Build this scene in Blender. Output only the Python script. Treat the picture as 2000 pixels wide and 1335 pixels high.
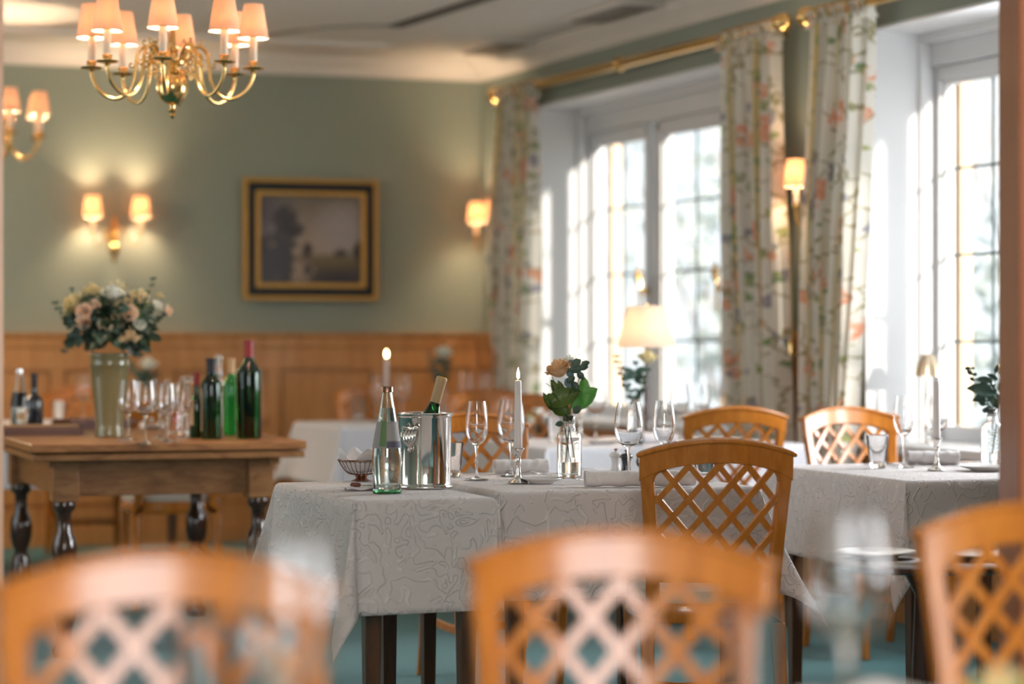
import bpy, math, random
from mathutils import Vector, Matrix
for o in list(bpy.data.objects):
    bpy.data.objects.remove(o)
SC = bpy.context.scene
COL = SC.collection
PI = math.pi
# ------------------------------------------------------------------ camera, world, sun, exposure
F, H0, CZ = 4722.0, 658.0, 1.176
cd = bpy.data.cameras.new('camera')
cd.lens = 85.0; cd.sensor_width = 36.0; cd.sensor_fit = 'HORIZONTAL'
cd.shift_y = -(667.5 - H0) / 2000.0
cd.clip_start = 0.05; cd.clip_end = 400
cd.dof.use_dof = True; cd.dof.focus_distance = 6.95; cd.dof.aperture_fstop = 1.7
cam = bpy.data.objects.new('camera', cd); COL.objects.link(cam)
cam.location = (0, 0, CZ); cam.rotation_euler = (PI / 2, 0, 0)
SC.camera = cam
SC.view_settings.view_transform = 'Standard'
SC.view_settings.look = 'None'
SC.view_settings.gamma = 1.0
SC.view_settings.use_curve_mapping = False
SC.view_settings.exposure = 1.84
SC.cycles.use_denoising = True
SC.cycles.max_bounces = 14
SC.cycles.transmission_bounces = 12
SC.cycles.diffuse_bounces = 5
SC.cycles.glossy_bounces = 5
SC.cycles.transparent_max_bounces = 16
SC.cycles.sample_clamp_indirect = 6.0
SC.cycles.blur_glossy = 0.5
SC.cycles.caustics_reflective = False
SC.cycles.caustics_refractive = False

UR = Vector((.373, -.9278, 0)); OR_ = Vector((.9278, .373, 0))      # right wall: along it towards the camera / outwards
UB = Vector((.9422, .3347, 0)); OB = Vector((-.3347, .9422, 0))     # back wall: along it to the right / outwards
CORNER = Vector((-.183, 14.44, 0))
A_ROW = math.atan2(.3347, .9422)

w = bpy.data.worlds.new('world'); SC.world = w; w.use_nodes = True
nt = w.node_tree; nt.nodes.clear()
wo = nt.nodes.new('ShaderNodeOutputWorld'); bg = nt.nodes.new('ShaderNodeBackground')
sky = nt.nodes.new('ShaderNodeTexSky')
sky.sky_type = 'HOSEK_WILKIE'
sky.turbidity = 6.0; sky.ground_albedo = 0.5
mixc = nt.nodes.new('ShaderNodeMix'); mixc.data_type = 'RGBA'
mixc.inputs[0].default_value = 0.75
mixc.inputs[7].default_value = (.86, .95, 1.0, 1)
nt.links.new(sky.outputs[0], mixc.inputs[6]); nt.links.new(mixc.outputs[2], bg.inputs[0])
bg.inputs[1].default_value = .54
nt.links.new(bg.outputs[0], wo.inputs[0])
ang, el = math.radians(13.5), math.radians(11)
sun_dir = (-UR * math.cos(ang) - OR_ * math.sin(ang)) * math.cos(el) + Vector((0, 0, -math.sin(el)))
sky.sun_direction = (-sun_dir)
sd = bpy.data.lights.new('sun', 'SUN'); sd.energy = 2.9; sd.angle = math.radians(2.5); sd.color = (1.0, .93, .82)
so = bpy.data.objects.new('sun', sd); COL.objects.link(so)
so.rotation_euler = sun_dir.to_track_quat('-Z', 'Y').to_euler()

def daylight(loc, d, wx, wz, power, col=(.90, .95, 1.0)):      # added unseen fill lamp, standing in for sky light at windows
    l = bpy.data.lights.new('window_daylight', 'AREA'); l.shape = 'RECTANGLE'; l.size = wx; l.size_y = wz; l.energy = power; l.color = col
    o = bpy.data.objects.new('window_daylight', l); COL.objects.link(o); o.location = loc
    o.rotation_euler = Vector(d).to_track_quat('-Z', 'Z').to_euler()
for s_, e_ in ((11.93, 95),):
    p_ = CORNER + UR * s_ + OR_ * .5; daylight((p_.x, p_.y, 1.6), -OR_, 2.6, 1.6, e_)  # fill added outside the unseen third window
p_ = CORNER + UR * 6.42 + OR_ * .6; daylight((p_.x, p_.y, 1.65), -OR_ - Vector((0, 0, .12)), 1.4, 1.6, 48)  # fill added outside the hidden half of the second window, for the tabletops
daylight((-.4, -1.1, 1.75), (0, 1, -.03), 3.2, 1.4, 52)  # fill added behind the camera; the near wall there is solid
p_ = CORNER - UB * 6.1 + UR * 5.0; daylight((p_.x, p_.y, 1.65), OR_, 3.0, 1.6, 5)  # weak fill added at the unseen left wall
def warm_fill(loc, e, r=.22):                                        # added warm fill lamp, unseen; no chandelier hangs at its place
    l = bpy.data.lights.new('added_warm_fill', 'POINT'); l.energy = e; l.color = (1, .76, .52); l.shadow_soft_size = r
    o = bpy.data.objects.new('added_warm_fill', l); COL.objects.link(o); o.location = loc
warm_fill((-4.0, 11.6, 2.25), 24); warm_fill((.3, 1.6, 2.4), 19)  # added fill for the back left of the room and the foreground chairs

# ------------------------------------------------------------------ helpers
def P(px, py, D):
    return Vector(((px - 1000) / F * D, D, CZ - (py - H0) / F * D))
def T(px, py, z=.75):
    D = (CZ - z) * F / (py - H0)
    return Vector(((px - 1000) / F * D, D, z))
def RW(s, d, z=0):                      # point by the right wall
    v = CORNER + UR * s + OR_ * d; v.z = z; return v
def BW(s, d, z=0):
    v = CORNER + UB * s + OB * d; v.z = z; return v
RZ = math.atan2(UR.y, UR.x)             # rotation of the right wall's local frame (x along, y outwards)
BZ = math.atan2(UB.y, UB.x)

class MB:
    def __init__(s):
        s.v = []; s.f = []; s.uv = None; s.M = Matrix.Identity(4)
    def at(s, *a, rot=None, scale=None):
        m = Matrix.Translation(Vector(a))
        if rot: m = m @ Matrix.Rotation(rot[2], 4, 'Z') @ Matrix.Rotation(rot[1], 4, 'Y') @ Matrix.Rotation(rot[0], 4, 'X')
        if scale: m = m @ Matrix.Diagonal((*scale, 1))
        s.M = m; return s
    def add(s, vs, fs):
        b = len(s.v)
        s.v += [tuple(s.M @ Vector(p)) for p in vs]
        s.f += [tuple(b + i for i in f) for f in fs]
        return s
    def box(s, x0, x1, y0, y1, z0, z1):
        vs = [(x, y, z) for z in (z0, z1) for y in (y0, y1) for x in (x0, x1)]
        return s.add(vs, [(0, 2, 3, 1), (4, 5, 7, 6), (0, 1, 5, 4), (2, 6, 7, 3), (0, 4, 6, 2), (1, 3, 7, 5)])
    def lathe(s, prof, n=32, c=(0, 0, 0), closed=False, flute=None):
        vs = []; m = len(prof)
        for i in range(n):
            a = 2 * PI * i / n
            for (r, z) in prof:
                q = r
                if flute and r > 1e-4: q = r * (1 + flute[1] * abs(math.cos(flute[0] * a / 2)) )
                vs.append((c[0] + q * math.cos(a), c[1] + q * math.sin(a), c[2] + z))
        fs = []
        for i in range(n):
            j = (i + 1) % n
            for k in range(m if closed else m - 1):
                l = (k + 1) % m
                fs.append((i * m + k, j * m + k, j * m + l, i * m + l))
        return s.add(vs, fs)
    def tube(s, pts, r, n=8, caps=True):
        pts = [Vector(p) for p in pts]; m = len(pts)
        rr = r if isinstance(r, (list, tuple)) else [r] * m
        vs = []; up = None
        for i, p in enumerate(pts):
            t = (pts[min(i + 1, m - 1)] - pts[max(i - 1, 0)])
            t = t.normalized() if t.length > 1e-9 else Vector((0, 0, 1))
            if up is None:
                up = Vector((0, 0, 1)) if abs(t.z) < .9 else Vector((1, 0, 0))
            x = up - t * up.dot(t)
            x = x.normalized() if x.length > 1e-6 else t.orthogonal().normalized()
            up = x; y = t.cross(x)
            for k in range(n):
                a = 2 * PI * k / n
                vs.append(p + (x * math.cos(a) + y * math.sin(a)) * rr[i])
        fs = [(i * n + k, i * n + (k + 1) % n, (i + 1) * n + (k + 1) % n, (i + 1) * n + k) for i in range(m - 1) for k in range(n)]
        if caps:
            fs.append(tuple(reversed(range(n)))); fs.append(tuple(range((m - 1) * n, m * n)))
        return s.add(vs, fs)
    def strip(s, pts, nor, wd, th, ends=None):
        """rectangular section swept along pts; nor = list of thickness directions; wd across, th thick"""
        pts = [Vector(p) for p in pts]; m = len(pts)
        W = wd if isinstance(wd, (list, tuple)) else [wd] * m
        H = th if isinstance(th, (list, tuple)) else [th] * m
        vs = []
        for i, p in enumerate(pts):
            t = (pts[min(i + 1, m - 1)] - pts[max(i - 1, 0)]).normalized()
            nn = Vector(nor[i] if isinstance(nor, list) else nor); nn = (nn - t * nn.dot(t)).normalized()
            c = t.cross(nn)
            for (a, b) in ((-1, -1), (1, -1), (1, 1), (-1, 1)):
                vs.append(p + c * a * W[i] / 2 + nn * b * H[i] / 2)
        fs = [(i * 4 + k, i * 4 + (k + 1) % 4, (i + 1) * 4 + (k + 1) % 4, (i + 1) * 4 + k) for i in range(m - 1) for k in range(4)]
        fs += [(3, 2, 1, 0), tuple((m - 1) * 4 + k for k in range(4))]
        return s.add(vs, fs)
    def grid(s, fn, nu, nv, uv=None):
        vs = []; b = len(s.v)
        if uv and s.uv is None: s.uv = {}
        for j in range(nv + 1):
            for i in range(nu + 1):
                u, v = i / nu, j / nv
                vs.append(fn(u, v))
                if uv: s.uv[b + j * (nu + 1) + i] = uv(u, v)
        fs = [(j * (nu + 1) + i, j * (nu + 1) + i + 1, (j + 1) * (nu + 1) + i + 1, (j + 1) * (nu + 1) + i) for j in range(nv) for i in range(nu)]
        return s.add(vs, fs)
    def ball(s, c, r, n=10, m=7, sc=(1, 1, 1)):
        pr = [(r * math.sin(PI * k / m), -r * math.cos(PI * k / m)) for k in range(m + 1)]
        vs = []
        for i in range(n):
            a = 2 * PI * i / n
            for (q, z) in pr: vs.append((c[0] + q * math.cos(a) * sc[0], c[1] + q * math.sin(a) * sc[1], c[2] + z * sc[2]))
        mm = m + 1
        return s.add(vs, [(i * mm + k, ((i + 1) % n) * mm + k, ((i + 1) % n) * mm + k + 1, i * mm + k + 1) for i in range(n) for k in range(m)])
    def prism(s, poly, y0, y1):
        """polygon in x,z extruded along y"""
        n = len(poly)
        vs = [(x, y0, z) for x, z in poly] + [(x, y1, z) for x, z in poly]
        fs = [tuple(range(n)), tuple(reversed(range(n, 2 * n)))] + [(i, i + n, (i + 1) % n + n, (i + 1) % n) for i in range(n)]
        return s.add(vs, fs)
    def build(s, name, mat, parent=None, smooth=True, bevel=0, loc=None, rotz=0, sub=0, solid=0, auto=True):
        me = bpy.data.meshes.new(name)
        me.from_pydata([tuple(v) for v in s.v], [], s.f)
        me.validate(); 
        if s.uv:
            l = me.uv_layers.new(name='UVMap')
            for lp in me.loops:
                l.data[lp.index].uv = s.uv.get(lp.vertex_index, (0, 0))
        o = bpy.data.objects.new(name, me); COL.objects.link(o)
        for m_ in (mat if isinstance(mat, (list, tuple)) else [mat]): me.materials.append(m_)
        import bmesh
        bm = bmesh.new(); bm.from_mesh(me)
        bmesh.ops.remove_doubles(bm, verts=bm.verts, dist=1e-6)
        bmesh.ops.recalc_face_normals(bm, faces=bm.faces)
        bm.to_mesh(me); bm.free()
        if smooth:
            for p in me.polygons: p.use_smooth = True
            if auto:
                try: me.set_sharp_from_angle(angle=math.radians(42))
                except Exception: pass
        if parent: o.parent = parent
        if loc is not None: o.location = loc
        if rotz: o.rotation_euler.z = rotz
        if solid:
            md = o.modifiers.new('thick', 'SOLIDIFY'); md.thickness = solid; md.offset = 0
        if sub:
            md = o.modifiers.new('sub', 'SUBSURF'); md.levels = sub; md.render_levels = sub
        if bevel:
            md = o.modifiers.new('bevel', 'BEVEL'); md.width = bevel; md.segments = 2; md.limit_method = 'ANGLE'; md.angle_limit = math.radians(40)
        return o

def tag(o, label, cat=None, group=None):
    o['label'] = label
    if cat: o['category'] = cat
    if group: o['group'] = group
    return o
def thing(name, label, cat, loc=(0, 0, 0), rotz=0, group=None):
    o = bpy.data.objects.new(name, None); COL.objects.link(o)
    o.empty_display_size = .05
    o.location = loc; o.rotation_euler = (0, 0, rotz)
    return tag(o, label, cat, group)
def struct(o):
    o['kind'] = 'structure'; return o
def dup(root, loc, rotz, label, group=None, scale=None):
    r = root.copy(); COL.objects.link(r); r.location = loc; r.rotation_euler = (0, 0, rotz)
    r['label'] = label
    if group: r['group'] = group
    if scale: r.scale = (scale,) * 3 if not isinstance(scale, (tuple, list)) else scale
    for ch in list(root.children):
        c = ch.copy(); COL.objects.link(c); c.parent = r
        for g in list(ch.children):
            d = g.copy(); COL.objects.link(d); d.parent = c
            for h in list(g.children):
                e = h.copy(); COL.objects.link(e); e.parent = d
    return r

# ------------------------------------------------------------------ materials
def mat(name, col=(.5, .5, .5), rough=.5, metal=0, spec=.5, coat=0, trans=0, ior=1.45, emis=None, estr=0, sheen=0, subs=0):
    m = bpy.data.materials.new(name); m.use_nodes = True
    b = m.node_tree.nodes['Principled BSDF']
    b.inputs['Base Color'].default_value = (*col, 1); b.inputs['Roughness'].default_value = rough
    b.inputs['Metallic'].default_value = metal; b.inputs['IOR'].default_value = ior
    b.inputs['Specular IOR Level'].default_value = spec
    b.inputs['Coat Weight'].default_value = coat; b.inputs['Coat Roughness'].default_value = .12
    b.inputs['Transmission Weight'].default_value = trans
    if sheen: b.inputs['Sheen Weight'].default_value = sheen
    if emis: b.inputs['Emission Color'].default_value = (*emis, 1); b.inputs['Emission Strength'].default_value = estr
    return m
def N(m, t, **kw):
    n = m.node_tree.nodes.new(t)
    for k, v in kw.items(): setattr(n, k, v)
    return n
def L(m, a, b): m.node_tree.links.new(a, b)
def bsdf(m): return m.node_tree.nodes['Principled BSDF']
def coords(m, scale=(1, 1, 1), kind='Object', rot=(0, 0, 0)):
    tc = N(m, 'ShaderNodeTexCoord'); mp = N(m, 'ShaderNodeMapping')
    mp.inputs['Scale'].default_value = scale; mp.inputs['Rotation'].default_value = rot
    L(m, tc.outputs[kind], mp.inputs[0]); return mp.outputs[0]
def ramp(m, fac, stops):
    r = N(m, 'ShaderNodeValToRGB'); e = r.color_ramp.elements
    while len(e) < len(stops): e.new(.5)
    for i, (p, c) in enumerate(stops):
        e[i].position = p; e[i].color = (*c, 1)
    L(m, fac, r.inputs[0]); return r.outputs[0]
def noise(m, vec, sc, det=3, rough=.5, dist=0):
    n = N(m, 'ShaderNodeTexNoise'); n.inputs['Scale'].default_value = sc; n.inputs['Detail'].default_value = det
    n.inputs['Roughness'].default_value = rough; n.inputs['Distortion'].default_value = dist
    L(m, vec, n.inputs['Vector']); return n.outputs[0]
def bump(m, h, strength, dist=.002):
    b = N(m, 'ShaderNodeBump'); b.inputs['Strength'].default_value = strength; b.inputs['Distance'].default_value = dist
    L(m, h, b.inputs['Height']); L(m, b.outputs[0], bsdf(m).inputs['Normal'])
def mixrgb(m, fac, a, b):
    x = N(m, 'ShaderNodeMix', data_type='RGBA')
    for sock, val in ((x.inputs[0], fac), (x.inputs[6], a), (x.inputs[7], b)):
        if isinstance(val, (int, float)): sock.default_value = val
        elif isinstance(val, tuple): sock.default_value = (*val, 1)
        else: L(m, val, sock)
    return x.outputs[2]
def math_(m, op, a, b=0.0, clamp=False):
    x = N(m, 'ShaderNodeMath', operation=op); x.use_clamp = clamp
    for i, val in enumerate((a, b)):
        if isinstance(val, (int, float)): x.inputs[i].default_value = val
        else: L(m, val, x.inputs[i])
    return x.outputs[0]
def wood(name, c1, c2, rough=.35, coat=.3, scale=(14, 14, 1.6), sc=3.0, bmp=.05):
    m = mat(name, c1, rough, coat=coat)
    v = coords(m, scale)
    n = noise(m, v, sc, 5, .6, .6)
    c = ramp(m, n, [(.3, c2), (.62, c1)])
    L(m, c, bsdf(m).inputs['Base Color']); bump(m, n, bmp, .001)
    return m
def cloth_mat(name, col, hi, strength=.8):
    m = mat(name, col, .75, spec=.25, sheen=.15)
    v = coords(m, (1, 1, 1))
    dn = N(m, 'ShaderNodeTexNoise'); dn.inputs['Scale'].default_value = 7; dn.inputs['Detail'].default_value = 2
    L(m, v, dn.inputs['Vector'])
    add = N(m, 'ShaderNodeVectorMath', operation='MULTIPLY_ADD')
    L(m, dn.outputs[1], add.inputs[0]); add.inputs[1].default_value = (.16, .16, .16); L(m, v, add.inputs[2])
    n1 = noise(m, add.outputs[0], 9, 2, .45)
    f1 = math_(m, 'ABSOLUTE', math_(m, 'SUBTRACT', math_(m, 'FRACT', math_(m, 'MULTIPLY', n1, 9.0)), .5))
    l1 = math_(m, 'SUBTRACT', 1.0, math_(m, 'DIVIDE', f1, .16, True))
    n2 = noise(m, add.outputs[0], 26, 1, .4)
    f2 = math_(m, 'ABSOLUTE', math_(m, 'SUBTRACT', math_(m, 'FRACT', math_(m, 'MULTIPLY', n2, 5.0)), .5))
    l2 = math_(m, 'SUBTRACT', 1.0, math_(m, 'DIVIDE', f2, .14, True))
    k = math_(m, 'GREATER_THAN', noise(m, v, 6, 1), .52)
    h = mixrgb(m, k, l1, l2)
    L(m, mixrgb(m, h, col, hi), bsdf(m).inputs['Base Color'])
    bump(m, h, strength, .0030)
    return m

M = {}
M['honey'] = wood('honey_wood', (.55, .19, .025), (.42, .13, .014), .26, .55, bmp=.02)
M['oak_panel'] = wood('oak_panel', (.60, .30, .115), (.47, .205, .065), .42, .15, (9, 9, .8), 3)
M['oak_dark'] = wood('old_oak', (.36, .165, .06), (.19, .075, .025), .4, .1, (3, 14, 14), 3, .1)
M['dark_leg'] = wood('dark_turned_wood', (.06, .022, .01), (.03, .01, .005), .16, .8)
M['table_leg'] = wood('table_leg_wood', (.12, .05, .02), (.06, .025, .01), .35, .3)
M['post'] = wood('post_wood', (.42, .13, .045), (.33, .09, .03), .4, .2, (10, 10, .6), 2)
M['paleoak'] = wood('pale_post_wood', (.60, .34, .2), (.5, .25, .13), .5, .1, (10, 10, .6), 2)
M['green'] = mat('green_paint', (.285, .32, .27), .75, spec=.3)
v = coords(M['green'], (1, 1, 1)); bump(M['green'], noise(M['green'], v, 60, 3), .15, .001)
M['white'] = mat('white_paint', (.72, .72, .73), .45)
M['crown'] = mat('crown_paint', (.76, .71, .66), .6)
M['ceil'] = mat('ceiling_paint', (.70, .66, .61), .8, spec=.2)
M['grey'] = mat('grey_slot', (.10, .09, .085), .6)
M['vent'] = mat('vent_metal', (.30, .27, .235), .5)
M['brass'] = mat('brass', (.78, .52, .21), .20, metal=1)
M['silver'] = mat('silver', (.80, .76, .72), .09, metal=1)
M['steel'] = mat('steel', (.7, .68, .66), .18, metal=1)
M['lead'] = mat('lead_came', (.12, .15, .16), .5, metal=.3)
M['cloth'] = cloth_mat('jacquard_cloth', (.63, .575, .565), (.74, .69, .67), .85)
M['cloth_plain'] = cloth_mat('plain_cloth', (.68, .68, .72), (.71, .71, .75), .25)
M['napkin'] = cloth_mat('napkin_cloth', (.74, .70, .70), (.77, .73, .73), .3)
M['cushion'] = mat('seat_fabric', (.55, .49, .40), .9, spec=.2, sheen=.3)
v = coords(M['cushion'], (1, 1, 1)); bump(M['cushion'], noise(M['cushion'], v, 220, 2), .4, .002)
m = M['carpet'] = mat('teal_carpet', (.03, .20, .22), .95, spec=.1, sheen=.3)
v = coords(m, (1, 1, 1)); n = noise(m, v, 90, 4, .7)
L(m, ramp(m, n, [(.3, (.012, .088, .10)), (.7, (.03, .17, .185))]), bsdf(m).inputs['Base Color']); bump(m, n, .6, .01)
M['glass'] = mat('clear_glass', (1, 1, 1), 0.0, trans=1, ior=1.5)
M['glass_tint'] = mat('tinted_glass', (.93, .98, .955), 0.0, trans=1, ior=1.48)
M['green_glass'] = mat('green_glass', (.015, .16, .03), .02, trans=1, ior=1.5)
M['lightgreen_glass'] = mat('bright_green_glass', (.06, .60, .13), .02, trans=.85, ior=1.45)
M['dark_glass'] = mat('dark_bottle_glass', (.006, .02, .008), .05, ior=1.5, coat=.5)
M['blue_glass'] = mat('dark_blue_glass', (.008, .012, .02), .05, ior=1.5, coat=.5)
M['water'] = mat('water', (.95, .98, 1.0), 0.0, trans=1, ior=1.33)
M['amber'] = mat('amber_spirit', (.85, .28, .02), .02, trans=.9, ior=1.35)
M['ceramic'] = mat('celadon_glaze', (.20, .175, .085), .12, coat=.7)
M['porcelain'] = mat('porcelain', (.78, .75, .73), .15, coat=.3)
M['wax'] = mat('candle_wax', (.74, .68, .66), .45)
M['candle_sleeve'] = mat('candle_sleeve', (.85, .72, .55), .5)
M['capred'] = mat('red_capsule', (.22, .015, .015), .35)
M['capblack'] = mat('black_capsule', (.012, .01, .015), .4)
M['capbeige'] = mat('beige_capsule', (.50, .33, .17), .5)
M['yellow'] = mat('yellow_cap_top', (.80, .42, .02), .5)
M['label'] = mat('paper_label', (.50, .37, .24), .7)
M['label_grey'] = mat('grey_label', (.30, .28, .27), .6)
M['label_green'] = mat('green_label', (.13, .22, .09), .6)
M['label_dark'] = mat('dark_label', (.10, .09, .13), .6)
M['label_line'] = mat('label_print', (.45, .43, .40), .6)
M['leather'] = mat('brown_leather', (.16, .06, .04), .5)
M['leather_tan'] = mat('tan_cover', (.45, .24, .09), .5)
M['paper'] = mat('menu_pages', (.42, .27, .24), .8)
M['black'] = mat('black_gloss', (.012, .012, .02), .15, coat=.6)
M['gold'] = mat('gilt', (.55, .31, .08), .38, metal=.75)
M['frame_black'] = mat('black_frame', (.006, .009, .014), .45)
M['bread'] = mat('bread', (.62, .40, .22), .8)
M['metalbrown'] = mat('bronze_wire', (.30, .17, .12), .3, metal=1)
M['etch'] = mat('etched_script', (.85, .82, .80), .7)
def leafmat(name, a, b, rough=.45):
    m = mat(name, a, rough)
    v = coords(m, (1, 1, 1)); n = noise(m, v, 25, 2)
    L(m, ramp(m, n, [(.35, a), (.65, b)]), bsdf(m).inputs['Base Color']); return m
M['leaf'] = leafmat('rose_leaf', (.06, .11, .022), (.115, .18, .04))
M['leafbright'] = leafmat('bright_green_leaf', (.08, .30, .04), (.12, .36, .06))  # brighter green for the serrated leaf and the foreground pot
M['euc'] = leafmat('eucalyptus', (.03, .065, .045), (.08, .14, .11))
M['leafdark'] = leafmat('dark_leaf', (.010, .025, .012), (.03, .06, .03))
M['eucblue'] = leafmat('blue_leaf', (.10, .17, .22), (.17, .26, .32))
M['stem'] = mat('stem', (.09, .13, .03), .5)
def petalmat(name, a, b, tr=.25):
    m = mat(name, a, .6, spec=.2)
    v = coords(m, (1, 1, 1)); n = noise(m, v, 18, 2)
    c = ramp(m, n, [(.35, a), (.65, b)]); L(m, c, bsdf(m).inputs['Base Color'])
    t = N(m, 'ShaderNodeBsdfTranslucent'); L(m, c, t.inputs[0])
    mx = N(m, 'ShaderNodeMixShader'); mx.inputs[0].default_value = tr
    out = m.node_tree.nodes['Material Output']
    L(m, bsdf(m).outputs[0], mx.inputs[1]); L(m, t.outputs[0], mx.inputs[2]); L(m, mx.outputs[0], out.inputs[0])
    return m
M['petal_cream'] = petalmat('cream_petal', (.86, .72, .38), (.86, .80, .56))
M['petal_peach'] = petalmat('peach_petal', (.78, .38, .12), (.80, .58, .36))
M['petal_white'] = petalmat('white_petal', (.80, .80, .68), (.82, .84, .78))
M['petal_pink'] = petalmat('blush_petal', (.80, .55, .38), (.82, .68, .55))
M['berry'] = petalmat('small_blossom', (.70, .50, .26), (.78, .66, .45))
# lamp shade: woven silk that lets light through
def shademat(name, col, tr=.55):
    m = bpy.data.materials.new(name); m.use_nodes = True
    n = m.node_tree; n.nodes.clear()
    o = n.nodes.new('ShaderNodeOutputMaterial'); d = n.nodes.new('ShaderNodeBsdfDiffuse'); t = n.nodes.new('ShaderNodeBsdfTranslucent')
    x = n.nodes.new('ShaderNodeMixShader'); x.inputs[0].default_value = tr
    d.inputs[0].default_value = (*col, 1); t.inputs[0].default_value = (*col, 1)
    n.links.new(d.outputs[0], x.inputs[1]); n.links.new(t.outputs[0], x.inputs[2]); n.links.new(x.outputs[0], o.inputs[0])
    return m
M['shade'] = shademat('silk_shade', (.82, .62, .46), .35)
M['shade_big'] = shademat('linen_shade', (.90, .84, .76), .6)
M['bulb'] = mat('bulb', (1, .8, .6), .4, emis=(1, .72, .45), estr=9)
M['flame'] = mat('flame', (1, .8, .4), .4, emis=(1, .70, .28), estr=22)
# window glass: clear pane with a Fresnel reflection
def panemat():
    m = bpy.data.materials.new('window_pane_glass'); m.use_nodes = True
    n = m.node_tree; n.nodes.clear()
    o = n.nodes.new('ShaderNodeOutputMaterial'); t = n.nodes.new('ShaderNodeBsdfTransparent'); g = n.nodes.new('ShaderNodeBsdfGlossy')
    g.inputs['Roughness'].default_value = .03
    lw_ = n.nodes.new('ShaderNodeLayerWeight'); lw_.inputs[0].default_value = .5
    pw = n.nodes.new('ShaderNodeMath'); pw.operation = 'POWER'; pw.inputs[1].default_value = 5.0
    fr = n.nodes.new('ShaderNodeMath'); fr.operation = 'MULTIPLY_ADD'; fr.inputs[1].default_value = .9; fr.inputs[2].default_value = .03
    n.links.new(lw_.outputs['Facing'], pw.inputs[0]); n.links.new(pw.outputs[0], fr.inputs[0])
    x = n.nodes.new('ShaderNodeMixShader')
    n.links.new(fr.outputs[0], x.inputs[0]); n.links.new(t.outputs[0], x.inputs[1]); n.links.new(g.outputs[0], x.inputs[2]); n.links.new(x.outputs[0], o.inputs[0])
    return m
M['pane'] = panemat()
# floral curtain
def curtainmat():
    m = bpy.data.materials.new('floral_curtain'); m.use_nodes = True
    b = bsdf(m); b.inputs['Roughness'].default_value = .85; b.inputs['Specular IOR Level'].default_value = .15
    uv = coords(m, (1, 1, 1), 'UV')
    base = ramp(m, math_(m, 'FRACT', math_(m, 'MULTIPLY', N_x(m, uv), 5.5)), [(.0, (.80, .77, .70)), (.66, (.80, .77, .70)), (.71, (.70, .58, .28)), (.80, (.68, .55, .25)), (.86, (.80, .77, .70))])
    nz = N(m, 'ShaderNodeTexNoise'); nz.inputs['Scale'].default_value = 14; L(m, uv, nz.inputs['Vector'])
    ad = N(m, 'ShaderNodeVectorMath', operation='MULTIPLY_ADD'); L(m, nz.outputs[1], ad.inputs[0]); ad.inputs[1].default_value = (.09, .09, .09); L(m, uv, ad.inputs[2])
    col = base
    for k, (sc, thr, off, stops) in enumerate((
            (5.5, .38, (0, 0, 0), [(0, (.74, .26, .14)), (.35, (.82, .55, .40)), (.6, (.76, .30, .17)), (1, (.82, .66, .52))]),
            (10.0, .27, (3.3, 1.7, 0), [(0, (.36, .43, .18)), (.4, (.22, .32, .20)), (.7, (.52, .52, .20)), (1, (.36, .45, .36))]),
            (7.0, .22, (7.1, 4.2, 0), [(0, (.42, .45, .50)), (.5, (.32, .30, .34)), (1, (.52, .50, .52))]))):
        mp = N(m, 'ShaderNodeMapping'); mp.inputs['Location'].default_value = off; L(m, ad.outputs[0], mp.inputs[0])
        vo = N(m, 'ShaderNodeTexVoronoi'); vo.inputs['Scale'].default_value = sc; L(m, mp.outputs[0], vo.inputs['Vector'])
        sep = N(m, 'ShaderNodeSeparateColor'); L(m, vo.outputs['Color'], sep.inputs[0])
        on = math_(m, 'GREATER_THAN', sep.outputs[1], .42 if k == 0 else .3)
        mask = math_(m, 'MULTIPLY', math_(m, 'LESS_THAN', vo.outputs[0], thr), on)
        det = noise(m, uv, 40, 3)
        cc = ramp(m, det, [(.3 + .4 * p, c) for p, c in stops])
        mask = math_(m, 'MULTIPLY', mask, math_(m, 'GREATER_THAN', noise(m, uv, 26, 2), .42))
        col = mixrgb(m, mask, col, cc)
    # thin twining stems
    vo = N(m, 'ShaderNodeTexVoronoi', feature='DISTANCE_TO_EDGE'); vo.inputs['Scale'].default_value = 4.5; L(m, ad.outputs[0], vo.inputs['Vector'])
    col = mixrgb(m, math_(m, 'LESS_THAN', vo.outputs[0], .016), col, (.40, .36, .22))
    L(m, col, b.inputs['Base Color'])
    t = N(m, 'ShaderNodeBsdfTranslucent'); L(m, col, t.inputs[0])
    mx = N(m, 'ShaderNodeMixShader'); mx.inputs[0].default_value = .35
    out = m.node_tree.nodes['Material Output']
    L(m, b.outputs[0], mx.inputs[1]); L(m, t.outputs[0], mx.inputs[2]); L(m, mx.outputs[0], out.inputs[0])
    return m
def N_x(m, vec):
    s = N(m, 'ShaderNodeSeparateXYZ'); L(m, vec, s.inputs[0]); return s.outputs[0]
M['curtain'] = curtainmat()

def lamp(loc, power, col=(1, .70, .44), r=.015, parent=None, name='bulb_light'):
    l = bpy.data.lights.new(name, 'POINT'); l.energy = power; l.color = col; l.shadow_soft_size = r
    o = bpy.data.objects.new(name, l); COL.objects.link(o); o.location = loc
    if parent: o.parent = parent
    return o

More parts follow.
